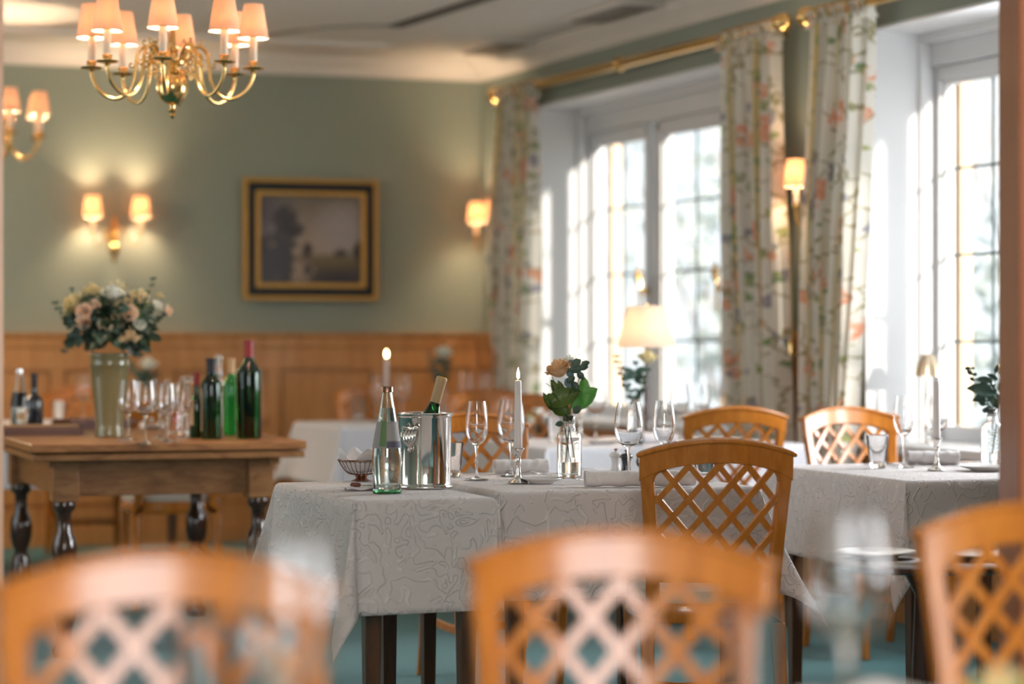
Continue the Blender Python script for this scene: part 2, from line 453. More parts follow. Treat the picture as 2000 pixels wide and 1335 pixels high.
# ------------------------------------------------------------------ the room
CEIL = 2.80
CROWN = 2.70
XW = 6.2           # how far the back wall runs to the left of the corner
SR = 17.0          # how far the right wall runs towards and past the camera
p_corner = CORNER
p_left = CORNER - UB * XW
p_near = CORNER + UR * SR
p_nl = p_left + UR * (SR + 0.2)
def slab(name, mt, z0, z1):
    q = [CORNER + OR_ * .26 + OB * .3, CORNER + OR_ * .26 + UR * (SR + .6), p_left - OR_ * .3 + UR * (SR + .9), p_left - OR_ * .3 + OB * .3]
    b = MB(); n = 4
    b.add([(p.x, p.y, z) for z in (z0, z1) for p in q], [(3, 2, 1, 0), (4, 5, 6, 7)] + [(i, (i + 1) % 4, (i + 1) % 4 + 4, i + 4) for i in range(4)])
    return struct(b.build(name, mt, smooth=False))
slab('floor', M['carpet'], -.1, 0)
slab('ceiling', M['ceil'], CEIL, CEIL + .1)
bw = MB(); bw.box(-XW - .3, .0, 0, .3, 0, CEIL)
struct(bw.build('wall_back', M['green'], loc=CORNER, rotz=BZ, smooth=False))
# right wall with window openings
OPN = [(.84, 3.51), (4.51, 7.18), (10.6, 13.27)]
ZS, ZT = .70, 2.48
rw = MB(); prev = -.3
for a, b in OPN:
    rw.box(prev, a, 0, .26, 0, CEIL); rw.box(a, b, 0, .26, 0, ZS); rw.box(a, b, 0, .26, ZT, CEIL); prev = b
rw.box(prev, SR, 0, .26, 0, CEIL)
struct(rw.build('wall_right', M['green'], loc=CORNER, rotz=RZ, smooth=False))
lw = MB(); lw.box(0, 3.5, 0, .2, 0, CEIL); lw.box(6.5, SR + .3, 0, .2, 0, CEIL); lw.box(3.5, 6.5, 0, .2, 0, .85); lw.box(3.5, 6.5, 0, .2, 2.45, CEIL)
lz = math.atan2(UR.y, UR.x)
o = struct(lw.build('wall_left', M['green'], loc=p_left - OR_ * .2, rotz=lz, smooth=False))
nw = MB(); nw.box(-XW - 1.2, 1.0, 0, .2, 0, CEIL)
struct(nw.build('wall_near', M['green'], loc=CORNER + UR * SR, rotz=BZ, smooth=False))

# crown moulding: profile (into the room, height)
crown = [(0, CROWN), (.012, CROWN), (.018, CROWN + .012), (.03, CROWN + .015), (.035, CROWN + .028), (.055, CROWN + .048), (.085, CROWN + .066), (.105, CROWN + .072), (.11, CROWN + .084), (.135, CROWN + .088), (.14, CEIL), (0, CEIL)]
def moulding(prof, a, b, inward, m0=0, m1=0):
    """prof swept from a to b; m0/m1: mitre shift along the run per unit of projection"""
    a = Vector(a); b = Vector(b); t = (b - a).normalized(); n = len(prof); vs = []
    for (p, mm) in ((a, m0), (b, m1)):
        for (x, z) in prof:
            vs.append(p + inward * x + t * mm * x + Vector((0, 0, z)))
    fs = [(i, (i + 1) % n, (i + 1) % n + n, i + n) for i in range(n)] + [tuple(range(n)), tuple(reversed(range(n, 2 * n)))]
    return vs, fs
mb = MB(); mb.add(*moulding(crown, BW(-XW, 0), BW(0, 0), -OB, 0, -1.0)); struct(mb.build('trim_1', M['crown'], smooth=False))
mb = MB(); mb.add(*moulding(crown, RW(0, 0), RW(SR, 0), -OR_, 1.0, 0)); struct(mb.build('trim_2', M['crown'], smooth=False))
mb = MB()
bead = [(.78, CEIL - .018), (.82, CEIL - .022), (.84, CEIL), (.76, CEIL)]
mb.add(*moulding(bead, BW(-XW, 0), BW(0, 0), -OB, 0, -1.0)); struct(mb.build('trim_3', M['crown'], smooth=False))
# curved ceiling bead and the slot diffuser
zc = CEIL - .004
pts = []
for px, py in ((440, 92), (480, 80), (530, 68), (580, 59), (640, 53), (700, 50), (750, 50), (768, 50)):
    v_ = T(px, py, zc); pts.append(v_)
mb = MB(); mb.strip(pts, Vector((0, 0, 1)), .035, .012); struct(mb.build('trim_5', M['vent'], smooth=False))
a_ = T(772, 52, CEIL - .006); b_ = T(935, 1, CEIL - .006); d_ = (b_ - a_).normalized()
mb = MB(); mb.strip([a_, a_ + d_ * 5], Vector((0, 0, 1)), .075, .012)
o = mb.build('ceiling_slot', M['grey'], smooth=False); tag(o, 'long dark slot air outlet let into the ceiling', 'air vent')
def ceiling_vent(cx, cy, wx, wy, label):
    c = Vector((cx, cy, CEIL))
    t = thing('ceiling_vent', label, 'air vent', (c.x, c.y, CEIL - .002), RZ, 'ceiling vents along the window wall')
    f = MB(); f.box(-wx / 2, wx / 2, -wy / 2, wy / 2, -.012, 0); f.build('frame', M['crown'], t, bevel=.003)
    g = MB()
    g.box(-wx / 2 + .04, wx / 2 - .04, -wy / 2 + .04, wy / 2 - .04, -.016, -.01)
    g.build('backing', M['vent'], t, smooth=False)
    s = MB(); n = 14
    for i in range(n):
        y = -wy / 2 + .05 + (wy - .10) * i / (n - 1)
        s.box(-wx / 2 + .04, wx / 2 - .04, y - .004, y + .004, -.022, -.016)
    s.build('slats', M['vent'], t, smooth=False)
ceiling_vent(.50, 12.05, .70, .27, 'pale ceiling vent grille nearer the camera, above the middle of the window')
ceiling_vent(-.10, 13.5, .60, .26, 'pale ceiling vent grille nearest the far corner of the room')

# wainscot
WT = 1.20
cap = [(0, WT - .09), (.040, WT - .09), (.046, WT - .07), (.046, WT - .035), (.055, WT - .02), (.062, WT), (0, WT)]
rail_m = M['oak_panel']
def wainscot(frame, s0, s1, stiles, nm, zr=0, gname='wood'):
    """oak panelling between s0 and s1 in a wall frame; local y negative = into the room"""
    loc, rz = frame
    mb = MB()
    mb.box(s0, s1, -.012, 0, 0, WT - .06)
    mb.box(s0, s1, -.038, -.012, WT - .21, WT - .06)
    mb.box(s0, s1, -.038, -.012, .10, .22)
    mb.box(s0, s1, -.046, -.012, 0, .10)
    for s in stiles:
        mb.box(s - .04, s + .04, -.038, -.012, .22, WT - .21)
    for a, b in zip(stiles[:-1], stiles[1:]):
        mb.box(a + .055, b - .055, -.030, -.012, .235, WT - .225)
    n = len(cap); vs = [(x, -y, z) for x in (s0, s1) for (y, z) in cap]
    mb.add(vs, [(i, (i + 1) % n, (i + 1) % n + n, i + n) for i in range(n)] + [tuple(range(n)), tuple(reversed(range(n, 2 * n)))])
    o = mb.build(nm, M['oak_panel'], loc=loc, rotz=rz, smooth=False, bevel=.003); struct(o)
st = [-.03 - .624 * k for k in range(10)][::-1]
wainscot((CORNER, BZ), -XW, 0, st, 'trim_6')
wainscot((CORNER, RZ), 0, .80, [.04, .76], 'trim_7')
wainscot((CORNER, RZ), 3.55, 4.47, [3.60, 4.42], 'trim_8')
wainscot((CORNER, RZ), 7.22, 9.7, [7.3, 8.45, 9.6], 'trim_9')
mb = MB()
for a, b in OPN[:2]:
    mb = MB(); mb.box(a, b, -.014, 0, 0, ZS - .01)
    for k in range(4): mb.box(a + (b - a) * k / 3 - .04, a + (b - a) * k / 3 + .04, -.026, -.014, .1, ZS - .02)
    mb.box(a, b, -.026, -.014, ZS - .1, ZS - .02)
    struct(mb.build('trim_%d' % (10 + OPN.index((a, b))), M['oak_panel'], loc=CORNER, rotz=RZ, smooth=False))

# windows
def window(k, a, b, full=True):
    root = bpy.data.objects.new('window_%d' % k, None); COL.objects.link(root); struct(root)
    root.location = CORNER; root.rotation_euler.z = RZ
    W = M['white']
    j = MB()
    j.box(a, a + .012, -.004, .25, ZS, ZT); j.box(b - .012, b, -.004, .25, ZS, ZT); j.box(a, b, -.004, .25, ZT - .012, ZT)
    j.build('jamb_lining', W, root, smooth=False)
    c = MB()
    # box frame between the lining and the sashes: stepped
    for (x0, x1, z0, z1) in ((a, a + .035, ZS, ZT), (b - .035, b, ZS, ZT), (a, b, ZT - .05, ZT)):
        c.box(x0, x1, .25, .30, z0, z1)
    for (x0, x1, z0, z1) in ((a - .02, a + .03, ZS, ZT), (b - .03, b + .02, ZS, ZT), (a, b, 2.33, ZT + .03), (a, b, .60, ZS + .03)):
        c.box(x0, x1, .30, .42, z0, z1)
    c.box(a, a + .02, .245, .262, ZS, ZT); c.box(b - .02, b, .245, .262, ZS, ZT)
    c.build('box_frame', W, root, smooth=False, bevel=.003)
    s = MB(); s.box(a - .02, b + .02, -.06, .36, ZS - .005, ZS + .035); s.build('window_sill', W, root, bevel=.006)
    g0 = .088; gw = .667; pitch = .911
    for q in range(3):
        x0 = a + g0 + q * pitch; x1 = x0 + gw
        l = a + .03 if q == 0 else x0 - .105
        r = b - .03 if q == 2 else x1 + .105
        f = MB()
        f.box(l, x0, .335, .385, .735, 2.335); f.box(x1, r, .335, .385, .735, 2.335)
        f.box(x0, x1, .335, .385, 2.25, 2.335); f.box(x0, x1, .335, .385, .735, .80)
        f.box(l + .02, x0 - .015, .318, .335, .75, 2.32); f.box(x1 + .015, r - .02, .318, .335, .75, 2.32)
        f.box(l + .02, r - .02, .318, .335, 2.27, 2.32)
        fr = f.build('sash', W, root, smooth=False, bevel=.004)
        if full:
            gl = MB(); gl.box(x0, x1, .362, .366, .80, 2.25); gl.build('pane', M['pane'], fr, smooth=False)
            ld = MB()
            for z in (.79 + .367 * i for i in range(1, 4)): ld.tube([(x0, .360, z), (x1, .360, z)], .0065, 6)
            ld.tube([((x0 + x1) / 2, .360, .80), ((x0 + x1) / 2, .360, 2.25)], .0065, 6)
            ld.build('lead_came', M['lead'], fr)
        if q < 2:
            xm = x1 + .11
            h = MB(); h.box(xm - .02, xm + .02, .300, .335, 1.32, 1.50)
            h.box(xm - .004, xm + .004, .290, .34, .74, 2.33)
            h.build('centre_post', W, root, smooth=False, bevel=.003)
            e = MB(); e.lathe([(0, 0), (.022, 0), (.026, .012), (.012, .03), (.010, .06)], 14)
            e.v = [(xm + x, .30 - z, 1.42 + y) for x, y, z in e.v]
            e.tube([(xm, .25, 1.44), (xm - .02, .235, 1.50), (xm, .24, 1.545), (xm + .025, .24, 1.50), (xm + .012, .245, 1.38), (xm, .25, 1.30)], [.009, .011, .010, .012, .010, .006], 8)
            e.build('window_handle', M['brass'], root)
    return root
for k, (a, b) in enumerate(OPN): window(k + 1, a, b, full=(k < 2))

# door opening posts the photographer looks between
mb = MB(); mb.box(1.090, 1.36, 5.2, 5.42, 0, CEIL)
struct(mb.build('trim_12', M['post'], smooth=False, bevel=.006))
mb = MB(); mb.box(-1.39, -1.139, 5.2, 5.42, 0, CEIL)
struct(mb.build('trim_13', M['paleoak'], smooth=False, bevel=.006))

pw = MB(); pw.box(1.36, 3.46, 5.22, 5.40, 0, CEIL); struct(pw.build('wall_partition_right', M['green'], smooth=False))
pw = MB(); pw.box(-4.6, -1.39, 5.22, 5.40, 0, CEIL); struct(pw.build('wall_partition_left', M['green'], smooth=False))
# outside: ground, an ochre timber post by each window, hedge and bare trees
g = MB(); g.grid(lambda u, v: tuple(RW(-14 + 40 * u, .45 + 40 * v, -.3)), 1, 1)
M['gravel'] = mat('pale_gravel', (.62, .60, .56), .9)
struct(g.build('exterior_ground', M['gravel'], smooth=False))
M['ochre'] = mat('ochre_timber', (.85, .58, .38), .7)
for k, s in enumerate((.556, 4.289)):
    pm = MB(); pm.box(-.035, .035, -.03, .03, -.3, 2.7)
    o = pm.build('shutter_post', M['ochre'], loc=RW(s, .62, 0), rotz=RZ, bevel=.004)
    tag(o, ('ochre timber post outside the far window' if k == 0 else 'ochre timber post outside the window beside the pillar'), 'post', 'timber posts outside the windows')
M['bark'] = mat('pale_bark', (.42, .38, .36), .9)
M['hedge'] = leafmat('garden_leaf', (.36, .40, .37), (.52, .56, .53), .7)
random.seed(5)
def shrub(loc, r, h, label):
    t = thing('garden_tree', label, 'tree', loc, 0, 'garden trees outside the windows')
    tr = MB()
    for k in range(9):
        a = random.uniform(0, 2 * PI); q = Vector((0, 0, .2)); pts = [q.copy()]
        for j in range(5):
            q = q + Vector((math.cos(a) * .18 * r, math.sin(a) * .18 * r, h / 5.5)) + Vector((random.uniform(-.1, .1), random.uniform(-.1, .1), 0)); pts.append(q.copy())
        tr.tube(pts, [.05, .04, .03, .02, .015, .008], 5)
    tr.tube([(0, 0, -.4), (0, 0, .5)], .07, 6)
    tr.build('branches', M['bark'], t)
    lf = MB()
    for k in range(420):
        a = random.uniform(0, 2 * PI); z = random.uniform(.25, 1.05); rr = r * random.uniform(.2, 1) * math.sin(min(1, z) * PI * .8 + .3)
        c = Vector((math.cos(a) * rr, math.sin(a) * rr, z * h))
        d = Vector((random.gauss(0, 1), random.gauss(0, 1), random.gauss(0, 1))).normalized() * .13
        e = d.orthogonal().normalized() * .06
        lf.add([c - d, c + e, c + d, c - e], [(0, 1, 2, 3)])
    lf.build('foliage', M['hedge'], t, smooth=False)
spots = [(RW(-3.5, 4.5), 1.5, 3.6), (RW(-1.0, 5.2), 1.3, 3.0), (RW(-6.0, 6.0), 1.7, 4.2), (RW(1.5, 6.0), 1.4, 3.3), (RW(-9, 6.5), 1.9, 4.4), (RW(4.0, 5.5), 1.4, 3.2)]
for k, (l_, r_, h_) in enumerate(spots):
    shrub((l_.x, l_.y, -.3), r_, h_, ['pale blurred tree outside the far window', 'low pale shrub just right of the lamp outside the window', 'tall pale tree far down the garden', 'pale shrub outside between the two windows', 'farthest pale tree in the garden', 'pale tree outside the window by the pillar'][k])
# ------------------------------------------------------------------ chairs
def make_chair(label):
    t = thing('dining_chair', label, 'chair')
    W = M['honey']
    def yb(x, z):                                   # centre surface of the curved, raked back
        return .20 + (z - .45) * .20 - .040 * (x / .2) ** 2
    def hw(z):                                      # half width of the back
        return .160 + .030 * max(0, (z - .45) / .42) ** 1.4 + .018
    def nrm(x, z):
        e = 1e-3
        du = Vector((2 * e, yb(x + e, z) - yb(x - e, z), 0)); dv = Vector((0, yb(x, z + e) - yb(x, z - e), 2 * e))
        return du.cross(dv).normalized()
    def top(x): return .905 - .036 * (x / .2) ** 2
    # crest rail
    prof = [(-.011, 0), (.011, 0), (.012, 1)]
    cr = MB(); n = 26; vs = []; xs = [-.204 + .408 * i / n for i in range(n + 1)]
    for x in xs:
        zt = top(x) - .006
        zb = top(x) - .062 - .012 * (abs(x) / .2) ** 6
        for (z, k) in ((zb, -1), (zb, 1), (zt, 1), (zt, -1)):
            nn = nrm(x, z); p = Vector((x, yb(x, z), z)) + nn * .012 * k; vs.append(p)
    fs = [(i * 4 + k, i * 4 + (k + 1) % 4, (i + 1) * 4 + (k + 1) % 4, (i + 1) * 4 + k) for i in range(n) for k in range(4)] + [(3, 2, 1, 0), tuple(n * 4 + k for k in range(4))]
    cr.add(vs, fs)
    cr.build('crest_rail', W, t, bevel=.003)
    lp = MB(); pts = []; nn_ = []
    for i in range(n + 1):
        x = -.212 + .424 * i / n; z = top(x) - .003
        nn = nrm(x, z); pts.append(Vector((x, yb(x, z), z))); nn_.append(nn)
    lp.strip(pts, nn_, .013, [.034] * (n + 1)); lp.build('crest_moulding', W, t, bevel=.005)
    # rear legs continuing up as stiles
    for s in (-1, 1):
        pts = []; wd = []; nn_ = []
        for z, x, y in ((0, .185, .285), (.12, .182, .262), (.26, .180, .235), (.40, .178, .205)):
            pts.append(Vector((s * x, y - .03, z))); nn_.append(Vector((0, 1, .0)))
            wd.append(.026 + z * .03)
        for i in range(13):
            z = .45 + i * (.385 / 12); x = hw(z) - .016
            pts.append(Vector((s * x, yb(s * x, z), z))); nn_.append(nrm(s * x, z)); wd.append(.036)
        m = MB(); m.strip(pts, nn_, wd, .022); m.build('leg', W, t, bevel=.004)
        # rounded corner block between stile and crest
    # lower rail of the back
    lr = MB(); pts = []; nn_ = []
    for i in range(13):
        x = -.165 + .33 * i / 12; pts.append(Vector((x, yb(x, .535), .535))); nn_.append(nrm(x, .535))
    lr.strip(pts, nn_, .034, .020); lr.build('lower_rail', W, t, bevel=.003)
    # lattice
    lt = MB(); z0 = .548
    def zt_(x): return top(x) - .060
    for dirn in (1, -1):
        for k in range(-4, 9):
            xs0 = -.165 + k * .078
            pts = []; nn_ = []
            for j in range(41):
                z = z0 + (.30) * j / 40
                x = (xs0 + (z - z0) / 1.18) * dirn
                if abs(x) <= hw(z) - .030 and z <= zt_(x) + .004:
                    nn = nrm(x, z); pts.append(Vector((x, yb(x, z), z)) + nn * .0042 * dirn); nn_.append(nn)
            if len(pts) > 3: lt.strip(pts, nn_, .0165, .0085)
    lt.build('lattice', W, t, smooth=False)
    for s in (-1, 1):                               # rounded upper corners of the opening
        xc = hw(.80) - .034; Rf = .030; fl = MB()
        def fp(u, v):
            a = PI / 2 * u
            x = xc - Rf + Rf * math.sin(a); z = top(xc - Rf * .5) - .064 - Rf + Rf * math.cos(a)
            xk = xc + .004; zk = top(xc - Rf * .5) - .060
            x = x + (xk - x) * v; z = z + (zk - z) * v
            return (s * x, yb(s * x, z), z)
        fl.grid(fp, 8, 2); fl.build('corner_fillet', W, t, solid=.018)
    # seat
    def seat_outline(k, n=40):
        out = []
        for i in range(n):
            a = 2 * PI * i / n; ca, sa = math.cos(a), math.sin(a)
            r = 1 / (abs(ca) ** 4 + abs(sa) ** 4) ** .25
            x, y = ca * r, sa * r
            hx = .215 - .035 * (y + 1) / 2
            out.append((x * hx * k, y * .205 * k - .012))
        return out
    sf = MB(); vs = []; n = 40
    rings = [(.98, .405), (1.0, .41), (1.0, .452), (.98, .458)]
    for k, z in rings: vs += [(x, y, z) for x, y in seat_outline(k)]
    fs = [(r * n + i, r * n + (i + 1) % n, (r + 1) * n + (i + 1) % n, (r + 1) * n + i) for r in range(3) for i in range(n)] + [tuple(range(n)), tuple(range(3 * n, 4 * n))]
    sf.add(vs, fs); sf.build('seat_frame', W, t)
    cu = MB(); vs = []
    rings = [(.95, .452), (.985, .462), (.99, .474), (.96, .490), (.85, .500), (.6, .508), (.3, .512), (.05, .513)]
    for k, z in rings: vs += [(x, y, z) for x, y in seat_outline(k)]
    fs = [(r * n + i, r * n + (i + 1) % n, (r + 1) * n + (i + 1) % n, (r + 1) * n + i) for r in range(len(rings) - 1) for i in range(n)] + [tuple(range(n)), tuple(range((len(rings) - 1) * n, len(rings) * n))]
    cu.add(vs, fs); cu.build('seat_cushion', M['cushion'], t)
    for s in (-1, 1):
        m = MB(); m.strip([(s * .172, -.175, 0), (s * .178, -.178, .2), (s * .184, -.180, .42)], Vector((0, 1, 0)), [.024, .03, .036], [.024, .03, .036]); m.build('leg', W, t, bevel=.004)
    # curved stretcher
    m = MB(); pts = [(-.176, -.165, .20), (-.14, -.09, .20), (-.06, -.04, .20), (.06, -.04, .20), (.14, -.09, .20), (.176, -.165, .20)]
    m.strip(pts, Vector((0, 0, 1)), .02, .028)
    for s in (-1, 1): m.strip([(s * .178, -.17, .20), (s * .178, .215, .20)], Vector((0, 0, 1)), .018, .026)
    m.build('stretcher', W, t, bevel=.003)
    return t
chair0 = make_chair('blurred wooden lattice-back chair in the foreground, cut off by the left edge')
def ctop(px, D): # point on floor under the chair's crest
    return Vector(((px - 1000) / F * D, D, 0))
def place_chair(px, D, rot, label, group, first=False):
    c = ctop(px, D)                     # crest centre; the crest lies .284 behind the chair origin
    r = math.radians(rot)
    loc = Vector((c.x + math.sin(r) * .284, c.y - math.cos(r) * .284, 0))
    if first:
        chair0.location = loc; chair0.rotation_euler.z = r; chair0['label'] = label; chair0['group'] = group; return chair0
    return dup(chair0, loc, r, label, group)
G1 = 'lattice chairs of the foreground table'
place_chair(327, 3.03, 4, 'blurred wooden lattice-back chair in the foreground, cut off by the left edge', G1, True)
place_chair(1212, 3.36, -3, 'blurred wooden lattice-back chair in the middle of the foreground', G1)
place_chair(2012, 3.92, 10, 'blurred wooden lattice-back chair in the foreground, cut off by the right edge', G1)
G2 = 'lattice chairs at the dressed tables'
place_chair(1404, 6.42, 184, 'darker lattice-back chair in sharp focus, its back to us, at the near table', G2)
place_chair(915, 8.5, 19, 'lattice-back chair behind the two engraved wine glasses, right of the silver wine cooler', G2)
place_chair(1441, 9.4, 190, 'lattice-back chair in front of the far curtain, directly behind the darker sharp chair', G2)
place_chair(1648, 9.3, 22, 'pale sunlit lattice-back chair behind the right table, beside the water tumbler', G2)
place_chair(722, 13.35, 20, 'far lattice-back chair against the panelling behind the mineral water bottle, lattice shining white', G2)
place_chair(948, 12.4, 14, 'far lattice-back chair left of the tall lit candle, partly behind the near glasses', G2)
place_chair(1034, 11.4, 8, 'far lattice-back chair between the tall lit candle and the peach rose', G2)
place_chair(160, 13.1, 16, 'far lattice-back chair at the left, between the dark bottle and the flower vase', G2)
place_chair(350, 10.45, 196, 'lattice-back chair half hidden behind the old oak table, its cushion seen under it', G2)

# ------------------------------------------------------------------ tables and cloths
def table(corner, length, depth, label, clabel, hang, clothmat, rot=A_ROW, cloth=True, legw=.05, z=.745, seed=1, group=None, dmax=24, cut=None):
    """corner = front-left corner on the floor plan; hang=(left,right,front,back)"""
    c = Vector((corner[0], corner[1], 0))
    ux = Vector((math.cos(rot), math.sin(rot), 0)); uy = Vector((-UR.x, -UR.y, 0)) if abs(rot - A_ROW) < .02 else Vector((-math.sin(rot), math.cos(rot), 0))
    uy = Vector((-math.sin(rot), math.cos(rot), 0))
    mid = c + ux * length / 2 + uy * depth / 2
    t = thing('dining_table', label, 'table', mid, rot, 'tables under white cloths')
    hx, hy = length / 2, depth / 2
    m = MB(); m.box(-hx + .012, hx - .012, -hy + .012, hy - .012, z - .03, z - .006); m.build('tabletop', M['table_leg'], t, bevel=.004)
    m = MB(); m.box(-hx + .05, hx - .05, -hy + .05, hy - .05, z - .11, z - .031); m.build('apron', M['table_leg'], t, smooth=False)
    for sx in (-1, 1):
        for sy in (-1, 1):
            m = MB(); m.strip([(sx * (hx - .07), sy * (hy - .07), 0), (sx * (hx - .07), sy * (hy - .07), z - .10)], Vector((0, 1, 0)), [legw * .7, legw], [legw * .7, legw]); m.build('leg', M['table_leg'], t, bevel=.003)
    rnd = random.Random(seed)
    hl, hr, hf, hb = hang; rho = .018
    ph = [rnd.uniform(0, 6) for _ in range(8)]
    def arc(dv):                                   # rounded table edge
        if dv <= 0: return 0, 0
        if dv < rho * PI / 2: return rho * math.sin(dv / rho), -rho * (1 - math.cos(dv / rho))
        return rho, -(rho + dv - rho * PI / 2)
    def drape(u, v):
        sx = -1 if u < 0 else 1; sy = -1 if v < 0 else 1
        dx = abs(u) - (hx - rho); dy = abs(v) - (hy - rho)
        if dx <= 0 and dy <= 0:
            return (u, v, z + .0012 * math.sin(u * 9 + ph[0]) * math.sin(v * 7 + ph[1]))
        if dx > 0 and dy <= 0:
            o, dz = arc(dx); f = min(1, dx / .3)
            b = .030 * f * f + .010 * f * f * math.sin(v * 11 + ph[2 + (sx > 0)])
            return (sx * (hx - rho + o + b), v, z + dz)
        if dy > 0 and dx <= 0:
            o, dz = arc(dy); f = min(1, dy / .3)
            b = .030 * f * f + .010 * f * f * math.sin(u * 10 + ph[4 + (sy > 0)])
            return (u, sy * (hy - rho + o + b), z + dz)
        r = math.hypot(dx, dy); a = math.atan2(dy, dx)
        de = math.radians(dmax) * math.sin(2 * a) ** .9
        o, dz = arc(r); f = min(1, r / .3)
        out = -dz * math.sin(de) ; zz = dz * math.cos(de)
        bx = .030 * min(1, dx / .3) ** 2 + .010 * min(1, dx / .3) ** 2 * math.sin(sy * (hy - rho) * 11 + ph[2 + (sx > 0)])
        by = .030 * min(1, dy / .3) ** 2 + .010 * min(1, dy / .3) ** 2 * math.sin(sx * (hx - rho) * 10 + ph[4 + (sy > 0)])
        w_ = math.cos(2 * a)
        side = r * .10 * math.sin(2 * a) * math.sin(3 * a + ph[6] * 0)
        return (sx * (hx - rho + o * .7071 + out * .45 + bx + side * .5), sy * (hy - rho + o * .7071 + out * .89 + by - side * .5), z + zz)
    def lin(lo, hi, inner0, inner1):
        out = []; 
        step = .016
        x = lo
        while x < hi - 1e-6:
            out.append(x)
            near = min(abs(x - inner0), abs(x - inner1))
            x += .006 if near < .03 else (.016 if (x < inner0 or x > inner1) else .03)
        out.append(hi); return out
    us = lin(-hx - hl, hx + hr, -hx + rho, hx - rho); vs_ = lin(-hy - hf, hy + hb, -hy + rho, hy - rho)
    cm = MB(); nu = len(us)
    cm.v = [drape(u, v) for v in vs_ for u in us]
    cm.f = [(j * nu + i, j * nu + i + 1, (j + 1) * nu + i + 1, (j + 1) * nu + i) for j in range(len(vs_) - 1) for i in range(nu - 1)]
    o = cm.build('tablecloth', clothmat, loc=mid, rotz=rot, solid=.0018, auto=False)
    tag(o, clabel, 'tablecloth', group)
    return mid
TG = 'white tablecloths'
C1 = (-.417, 6.35); C2 = (-.036 - .0, 6.70); C3 = (1.176, 7.24)
table(C1, .405, .87, 'small dark-legged table under the cloth at the left end of the near row', 'white jacquard tablecloth on the small left table, under the bottle and wine cooler', (.29, .012, .29, .2), M['cloth'], seed=3, group=TG, dmax=17)
table(C2, .80, .94, 'dark-legged table under the cloth with the peach rose', 'white jacquard tablecloth of the table with the peach rose and burning candle', (.29, .29, .29, .25), M['cloth'], seed=5, group=TG)
table(C3, .86, .95, 'dark-legged table at the right behind the wooden pillar', 'white jacquard tablecloth of the right table with the unlit candle', (.27, .27, .27, .25), M['cloth'], seed=8, group=TG, dmax=17)
table((.129, 9.36), 1.15, .86, 'table by the far window carrying the white shaded lamp', 'bluish white tablecloth of the window table, behind the peach rose', (.28, .28, .28, .25), M['cloth_plain'], seed=9, group=TG)
table((-.816, 11.5), .70, .90, 'table at the panelling behind the mineral water bottle', 'white tablecloth of the far left-centre table, right of the magnum bottle', (.28, .25, .28, .2), M['cloth_plain'], seed=11, group=TG)
table((-.38, 12.98), .50, .62, 'small table in the far corner of the room', 'white tablecloth of the far corner table with the pale rose', (.25, .25, .25, .15), M['cloth_plain'], seed=12, group=TG)
table((-2.65, 11.35), 1.15, 1.1, 'table at the far left behind the old oak table', 'white tablecloth hanging behind the old oak table at the far left', (.28, .28, .28, .2), M['cloth_plain'], seed=14, group=TG)
table((-.85, 1.75), 2.3, .68, 'foreground table nearest the camera, below the picture edge', 'white tablecloth of the foreground table nearest the camera', (.25, .25, .25, .25), M['cloth'], rot=0, seed=15, group=TG)

# low side table in front of the right table
t = thing('side_table', 'low dark round side table with a bright top behind the right foreground chair', 'table', (1.08, 6.35, 0), 0)
m = MB(); m.lathe([(0, .575), (.27, .575), (.28, .582), (.28, .592), (.27, .598), (0, .598)], 40); m.build('tabletop', M['dark_leg'], t)
m = MB(); m.lathe([(0, 0), (.16, 0), (.16, .02), (.05, .05), (.025, .12), (.03, .3), (.022, .5), (.06, .575), (0, .575)], 20); m.build('pedestal', M['dark_leg'], t)
for k, (x, y) in enumerate(((-.12, .02), (.13, -.04))):
    p = MB(); p.lathe([(0, 0), (.055, 0), (.062, .004), (.105, .014), (.104, .017), (.06, .008), (0, .006)], 36)
    o = p.build('platter', M['porcelain'], loc=(1.08 + x, 6.35 + y, .598)); tag(o, 'white plate on the low dark side table, ' + ('the left one' if k == 0 else 'the right one half behind the foreground chair'), 'plate', 'plates on the low side table')

# old oak draw-leaf table
ang_s = A_ROW
c0 = T(61, 868, .79)
sx_ = Vector((math.cos(ang_s), math.sin(ang_s), 0)); sy_ = Vector((-math.sin(ang_s), math.cos(ang_s), 0))
SL, SDp = 1.02, 1.45
mid = Vector((c0.x, c0.y, 0)) + sx_ * SL / 2 + sy_ * SDp / 2
t = thing('oak_table', 'old oak draw-leaf table with dark turned legs, set with vase and bottles', 'table', mid, ang_s)
hx, hy = SL / 2, SDp / 2
m = MB(); m.box(-hx, hx, -hy, hy, .758, .79); m.build('tabletop', M['oak_dark'], t, bevel=.005)
m = MB(); m.box(-hx + .01, hx - .005, -hy + .01, hy - .01, .728, .753); m.build('pull_out_leaf', M['oak_dark'], t, bevel=.004)
m = MB(); m.box(-hx + .13, hx - .13, -hy + .16, hy - .16, .59, .727); m.build('apron', M['oak_dark'], t, bevel=.003)
turn = [(0, 0), (.04, 0), (.046, .03), (.03, .06), (.032, .10), (.044, .14), (.047, .2), (.036, .27), (.026, .30), (.040, .33), (.047, .36), (.049, .40), (.043, .435), (.030, .46), (.026, .50), (.028, .53), (.042, .545), (.044, .56), (.040, .575), (0, .575)]
for sx in (-1, 1):
    for sy in (-1, 1):
        x, y = sx * (hx - .145), sy * (hy - .17)
        b = MB(); b.box(x - .048, x + .048, y - .048, y + .048, .572, .727)
        lg = b.build('leg_block', M['oak_dark'], t, bevel=.004)
        l = MB(); l.lathe([(r * .95, z) for r, z in turn], 24, (x, y, 0)); l.build('leg', M['dark_leg'], t)
